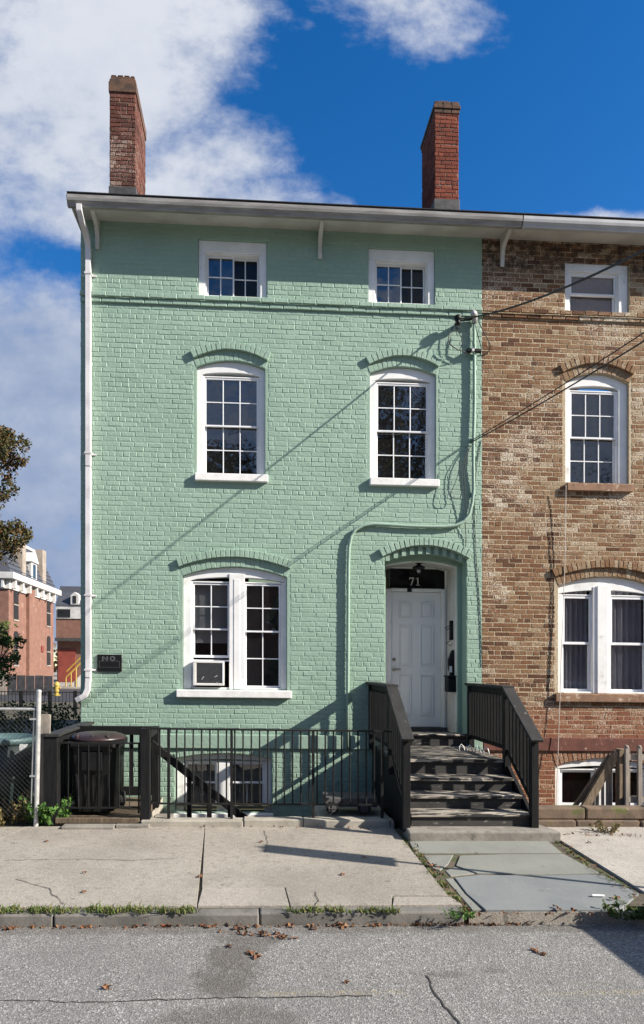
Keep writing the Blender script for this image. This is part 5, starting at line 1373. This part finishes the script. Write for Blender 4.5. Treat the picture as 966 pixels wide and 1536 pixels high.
for yy, w_ in ((MY+2.5, 1.0), (MY+7.2, 1.15)):
    MB().box(mcx-.5, mcx+.10, yy, yy+w_*.8, zc_+.4, zt_+rh+.1).build('chimney', M['cream'], MBd)
dm_ = MB(); dy = MY+4.5
dm_.box(mcx-1., mcx+.1, dy, dy+1.3, zt_, zt_+1.6); dm_.prism([(dy-.15,zt_+1.55),(dy+1.45,zt_+1.55),(dy+.65,zt_+2.4)], mcx-1., mcx+.22, plane='yz')
dmo = dm_.build('dormer', M['farwhite'], MBd)
MB().box(mcx+.09, mcx+.13, dy+.35, dy+.95, zt_+.3, zt_+1.4).build('window', M['glass'], dmo)
for yy in (MY+.95, MY+8.6):
    for z0, z1 in ((1.9, 4.2), (5.3, 7.5)):
        wo = MB(); wo.prism([(yy,z0),(yy+.95,z0),(yy+.95,z1),(yy+.75,z1+.22),(yy+.2,z1+.22),(yy,z1)], mcx-.05, mcx+.03, plane='yz')
        wo = wo.build('window', M['dark'], MBd)
        MB().box(mcx+.02, mcx+.06, yy-.05, yy+1.0, z0-.12, z0).box(mcx+.03, mcx+.05, yy, yy+.95, (z0+z1)/2-.04, (z0+z1)/2+.04).build('window_frame', M['cream'], wo)
for xx in (mcx-2.2, mcx-5.):
    for z0, z1 in ((1.9, 4.2), (5.3, 7.5)): MB().box(xx, xx+.95, MY-.03, MY+.05, z0, z1).build('window', M['glass'], MBd)
x_, z_ = mcx, 0
MB().box(mcx, mcx+.08, MY+7.1, MY+7.6, 3.0, 3.5).build('red_plaque', M['farred'], MBd)
# farther range of buildings
FYb = 58.
fb_ = thing('far_house', 'distant red building with dark dormered roof and white upper storey strip', 'house', (wp(110, 1000, FYb)[0], FYb, 0))
f0 = wp(84, 900, FYb)[0]; f1 = wp(175, 900, FYb)[0]
def fz(py): return wp(105, py, FYb)[1]
MB().box(f0, f1, FYb, FYb+8, fz(958), fz(928)).box(f0, f1, FYb+.4, FYb+8, 0, fz(958)).build('wall', M['farbrick'], fb_)
MB().box(f0, f1, FYb-.1, FYb+8, fz(928), fz(908)).build('white_storey', M['farwhite'], fb_)
MB().box(wp(87,920,FYb)[0], wp(106,920,FYb)[0], FYb-.16, FYb-.1, fz(926), fz(914)).build('window', M['glass'], fb_)
MB().prism([(FYb-.2, fz(908)), (FYb+1.2, fz(886)), (FYb+1.4, fz(877)), (FYb+8, fz(877)), (FYb+8, fz(908))], f0, f1, plane='yz').build('roof', M['slate'], fb_)
d0, d1 = wp(107,900,FYb)[0], wp(119,900,FYb)[0]
do = MB().prism([(d0,fz(907)),(d1,fz(907)),(d1,fz(893)),((d0+d1)/2,fz(888)),(d0,fz(893))], FYb-.25, FYb+2.).build('dormer', M['farwhite'], fb_)
MB().box(d0+.25, d1-.25, FYb-.3, FYb-.24, fz(905), fz(894)).build('window', M['dark'], do)
MB().box(f0, f1, FYb-.4, FYb+.3, fz(962), fz(957)).build('canopy', M['flash'], fb_)
MB().box(wp(86,990,FYb)[0], wp(112,990,FYb)[0], FYb+.25, FYb+.42, .1, fz(974)).build('door', M['farred'], fb_)
# boards, hydrant, ramp, far fence
x0_, x1_ = wp(11, 1030, 32.)[0], wp(79, 1030, 32.)[0]
bf = MB(); n = 5
for k in range(n):
    bf.box(x0_+(x1_-x0_)*k/n+.02, x0_+(x1_-x0_)*(k+1)/n-.02, 32., 32.06, 0, wp(45,1013.5,32.)[1]+.02*(k % 2))
tag(bf.build('board_fence', pm('black stained boards', (.035,.034,.038), (.06,.058,.062), 3., .8, .3, 20., spots=[((.22,.21,.21), 2.2, .60, .72)]), bevel=.01), 'row of black marked boards below the mansard roofed house', 'fence')
x0_, x1_ = wp(-60, 1030, 32.)[0], wp(10, 1030, 32.)[0]
wfm = MB()
for k in range(18): wfm.box(x0_+(x1_-x0_)*k/18+.01, x0_+(x1_-x0_)*(k+1)/18-.01, 32., 32.05, 0, 1.5)
tag(wfm.build('picket_fence', M['cream'], bevel=.01), 'pale picket fence left of the black boards', 'fence')
hx = wp(85, 1030, 31.5)[0]
hyd = thing('fire_hydrant', 'yellow fire hydrant at the edge of the far street', 'hydrant', (hx, 31.5, 0))
MB().lathe((hx, 31.5, 0), [(.22,0),(.22,.08),(.14,.1),(.14,.62),(.18,.64),(.18,.7),(.13,.82),(.05,.9)], 14).build('barrel', M['yellow'], hyd)
MB().lathe((hx-.24, 31.5, .5), [(.07,0),(.07,.48)], 10, axis='x').build('outlet', M['yellow'], hyd)
rp = thing('ramp_railing', 'yellow handrails rising along a pale ramp behind the street', 'railing', (wp(110,1000,45.)[0], 45., 0))
ra, rb2 = wp(99, 1016, 45.), wp(122, 993, 45.)
for dy_, dz_ in ((0, 0), (.2, .5), (.9, .2)): MB().tube([(ra[0],45.+dy_,ra[1]+dz_),(rb2[0],45.+dy_,rb2[1]+dz_)], .06, 6).build('handrail', M['yellow'], rp)
for k in range(4):
    t = k/3; MB().tube([(ra[0]+(rb2[0]-ra[0])*t,45.,0),(ra[0]+(rb2[0]-ra[0])*t,45.,ra[1]+(rb2[1]-ra[1])*t)], .05, 6).build('post', M['yellow'], rp)
MB().prism([(ra[0],.1),(rb2[0]+1.,.1),(rb2[0]+1.,1.4),(rb2[0],1.25),(ra[0]+.3,.25)], 45.2, 46.4).build('ramp', M['farwhite'], rp)
ff = thing('iron_fence', 'far black railing with tall posts along the cross street', 'fence', (wp(70,1050,16.)[0], 16., 0))
fa, fb2 = wp(-80, 1050, 16.)[0], wp(128, 1050, 16.)[0]
for px in (-30, 32, 75, 113):
    x = wp(px, 1050, 16.)[0]; MB().box(x-.05, x+.05, 15.95, 16.05, 0, wp(px, 1036, 16.)[1]).build('post', M['blackmetal'], ff)
MB().box(fa, fb2, 15.98, 16.02, wp(70,1037.5,16.)[1]-.03, wp(70,1037.5,16.)[1]).box(fa, fb2, 15.98, 16.02, .25, .29).build('rail', M['blackmetal'], ff)
pk = MB()
k = fa
while k < fb2: pk.box(k-.008, k+.008, 15.99, 16.01, .26, wp(70,1038,16.)[1]); k += .14
pk.build('pickets', M['blackmetal'], ff)

# ================================================================== the street side: what throws shadows and shows in the glass
vx0, vy1 = 5.38, -5.72  # unseen van, added to throw the shadow across kerb and road at right
van = thing('unseen_van', 'unseen silver van added beyond the right edge to shadow the road', 'van', (7.6, -6.6, -.11))
mb = MB()
prof = [(vx0,.25),(vx0,1.50),(vx0+.10,1.68),(vx0+3.0,1.70),(vx0+3.75,1.05),(vx0+4.6,.92),(vx0+4.7,.7),(vx0+4.7,.25)]
mb.prism(prof, vy1-1.85, vy1)
vb = mb.build('van_body', M['van'], van, bevel=.05)
for a, b in ((vx0+.25, vx0+1.2), (vx0+1.35, vx0+2.3), (vx0+2.4, vx0+3.0)): MB().box(a, b, vy1-.02, vy1+.006, 1.0, 1.5).build('window', M['glass'], van)
MB().box(vx0-.008, vx0+.02, vy1-1.6, vy1-.25, 1.0, 1.45).build('window', M['glass'], van)
for wx_ in (vx0+.85, vx0+3.75):
    for yy in (vy1-.2, vy1-1.65):
        w = MB().lathe((wx_, yy-.1, .23), [(.33,0),(.34,.03),(.34,.19),(.33,.22)], 24, axis='y').build('wheel', M['rubber'], van)
        MB().lathe((wx_, yy-.11, .23), [(.2,0),(.2,.24)], 18, axis='y').build('rim', M['hub'], w)
for yy in (vy1-.22, vy1-1.78): MB().box(vx0-.012, vx0+.02, yy, yy+.15, .75, 1.1).build('tail_light', M['lamp'], van)
pxs, pys = 4.55, -4.55
sp_ = thing('sign_post', 'steel street sign post with a narrow panel beyond the right edge', 'sign', (pxs, pys, 0))
MB().box(pxs-.022, pxs+.022, pys-.022, pys+.022, -.15, 2.84).build('post', M['galv'], sp_)
ang = math.radians(82)
MB().beam((pxs-.15*math.cos(ang), pys-.15*math.sin(ang)-.03, 2.38), (pxs+.15*math.cos(ang), pys+.15*math.sin(ang)-.03, 2.38), .012, .86).build('panel', M['farwhite'], sp_)
rt2 = random.Random(5)
def street_tree(x, y, h, rr, n, label, s=.30, dens=1., mat='maple'):
    cl = []
    for _ in range(n):
        a = rt2.uniform(0, 6.28); q = rt2.random()**.5*rr; zz = h*rt2.uniform(.42, 1.)
        k = 1-abs(zz/h-.68)*1.3
        cl.append((x+math.cos(a)*q*k, y+math.sin(a)*q*k, zz, rt2.uniform(.9,1.5), int(130*dens), rt2.uniform(.2,.6)))
    tree('street_tree', label, (x, y, -.1), h*.85, (rt2.uniform(-.4,.4), 0, 0), cl, M[mat], s, rt2, r0=.3)
street_tree(8.5, -30, 20.5, 6.0, 60, 'tall dense maple across the street opposite the right windows', dens=1.6)
street_tree(-3., -32, 15.8, 5., 46, 'lower maple across the street opposite the left windows', dens=1.3)
street_tree(19.5, -31, 17., 5.5, 26, 'thin half bare maple across the street to the right', s=.22, dens=.5)
street_tree(-16., -30, 13., 5., 30, 'broad maple across the street far to the left', dens=1.)
oh = thing('opposite_house', 'plain dark brick house row across the street', 'house', (0, -26, 0))
MB().box(-30, 30, -34, -22.5, -.1, 6.6).build('wall', M['brickmortar' if False else 'farbrick'], oh)
MB().prism([(-22.2,6.6),(-28,9.2),(-34.2,6.6)], -30.3, 30.3, plane='yz').build('roof', M['roof'], oh)
for k in range(14):
    for z0 in (1., 4.):
        wo = MB().box(-28+k*4.1, -26.9+k*4.1, -22.52, -22.47, z0, z0+1.7).build('window', M['glass'], oh)
        MB().box(-28.1+k*4.1, -26.8+k*4.1, -22.5, -22.42, z0-.12, z0).build('sill', M['farwhite'], wo)

fw = MB(); rfw = random.Random(61)
for k in range(150):
    xx = rfw.uniform(-95, 95); yy = rfw.uniform(88, 104); hh = rfw.uniform(2.5, 6.5)
    clump(fw, (xx, yy, hh*.55), rfw.uniform(2.2, 3.6), 46, 1.1, rfw, rz=hh/5., tone0=rfw.uniform(.2,.8))
tag(fw.build('far_woods', M['maple']), 'distant line of autumn woods behind the far street', 'woods', kind='stuff')
# ================================================================== light, sky, camera
to_sun = Vector((2.6, -1., 1.6)).normalized()
sun = bpy.data.lights.new('sun', 'SUN'); sun.energy = 5.; sun.angle = math.radians(.53); sun.color = (1., .93, .83)
so = bpy.data.objects.new('sun', sun); col.objects.link(so); so.rotation_euler = to_sun.to_track_quat('Z', 'Y').to_euler(); so.location = (30, -20, 30)
world = bpy.data.worlds.new('World'); scene.world = world; world.use_nodes = True
nt = world.node_tree; nt.nodes.clear(); n = N(nt)
wo = nt.nodes.new('ShaderNodeOutputWorld')
sky = nt.nodes.new('ShaderNodeTexSky'); sky.sky_type = 'NISHITA'; sky.sun_disc = False
sky.sun_elevation = math.asin(to_sun.z); sky.sun_rotation = math.atan2(to_sun.x, to_sun.y)
sky.air_density = 1.0; sky.dust_density = .2; sky.ozone_density = 3.; sky.altitude = 60
hs = nt.nodes.new('ShaderNodeHueSaturation'); hs.inputs['Saturation'].default_value = 1.36; hs.inputs['Hue'].default_value = .507; hs.inputs['Value'].default_value = 1.; nt.links.new(sky.outputs[0], hs.inputs['Color'])
b1 = nt.nodes.new('ShaderNodeBackground'); nt.links.new(hs.outputs[0], b1.inputs[0]); b1.inputs[1].default_value = .09
# clouds placed by direction: (u, v) on a distant wall of sky to the north
co = n.coord('Generated'); d = n.sep(co)
ay = n.math('MAXIMUM', n.math('ABSOLUTE', d[1]), .02)
u = n.math('DIVIDE', d[0], ay); v = n.math('DIVIDE', d[2], ay)
uv = n.comb(u, n.math('MULTIPLY', v, 1.25), n.math('SIGN', d[1]))
n1 = n.noise(uv, 3.4, 10., .58, .15); n2 = n.noise(uv, 9., 7., .6)
front = n.ramp(d[1], .0, .15)
def cb_(px, py, rx, ry, k):
    uu = (px-383)/970; vv = (1000-py)/970
    e = n.math('ADD', n.math('POWER', n.math('MULTIPLY', n.math('SUBTRACT', u, uu), 970/rx), 2.), n.math('POWER', n.math('MULTIPLY', n.math('SUBTRACT', v, vv), 970/ry), 2.))
    return n.math('MULTIPLY', n.ramp(e, 0., 1.9, 1., 0.), k)
bias = None
for args in ((60,90,330,230,1.15),(300,215,140,95,.80),(150,300,300,80,.85),(30,570,200,150,1.3),(30,720,280,110,1.05),(60,870,340,110,.95),(610,-20,140,110,.62),(520,0,70,40,.45),(425,35,60,26,.40),(930,325,130,26,.62),(470,300,70,18,.45),(-250,300,330,500,.9)):
    c_ = cb_(*args); bias = c_ if bias is None else n.math('MAXIMUM', bias, c_)
behind = n.math('ADD', n.ramp(n.noise(uv, 1.4, 3.), .40, .62, .12, .62), n.ramp(u, .15, .42, 0., .85))
bias = n.math('ADD', n.math('MULTIPLY', bias, front), n.math('MULTIPLY', behind, n.math('SUBTRACT', 1., front)))
dens = n.math('ADD', n.math('MULTIPLY', n.math('SUBTRACT', n1, .5), 1.9), n.math('MULTIPLY', n.math('SUBTRACT', n2, .5), .75))
n3 = n.noise(uv, 26., 5., .65)
dens = n.math('ADD', dens, n.math('MULTIPLY', n.math('SUBTRACT', n3, .5), .5))
dens = n.ramp(n.math('ADD', bias, dens), .24, 1.02)
shade = n.ramp(n.math('ADD', n.math('MULTIPLY', n2, .4), n.math('ADD', n.math('MULTIPLY', n1, .6), n.math('MULTIPLY', n.math('SUBTRACT', v, .5), .55))), .25, .80)
cc = n.mix(shade, (.30,.40,.62,1), (.80,.84,.93,1))
b2 = nt.nodes.new('ShaderNodeBackground'); nt.links.new(cc, b2.inputs[0]); b2.inputs[1].default_value = .45
mx = nt.nodes.new('ShaderNodeMixShader'); nt.links.new(dens, mx.inputs[0]); nt.links.new(b1.outputs[0], mx.inputs[1]); nt.links.new(b2.outputs[0], mx.inputs[2])
nt.links.new(mx.outputs[0], wo.inputs[0])

cam = bpy.data.cameras.new('camera'); co_ = bpy.data.objects.new('camera', cam); col.objects.link(co_); scene.camera = co_
co_.location = (0, CAMY, CAMZ); co_.rotation_euler = (math.pi/2, 0, -PSI)
cam.sensor_fit = 'HORIZONTAL'; cam.sensor_width = 36.; cam.lens = 36.*FPX/966.
cam.shift_x = (483-CXP)/966.; cam.shift_y = (YHP-768)/966.
cam.clip_start = .05; cam.clip_end = 2000
vs_ = scene.view_settings; vs_.view_transform = 'Standard'; vs_.look = 'None'; vs_.exposure = 1.0; vs_.gamma = 1.
scene.cycles.max_bounces = 6; scene.cycles.transparent_max_bounces = 8
scene.cycles.use_denoising = True
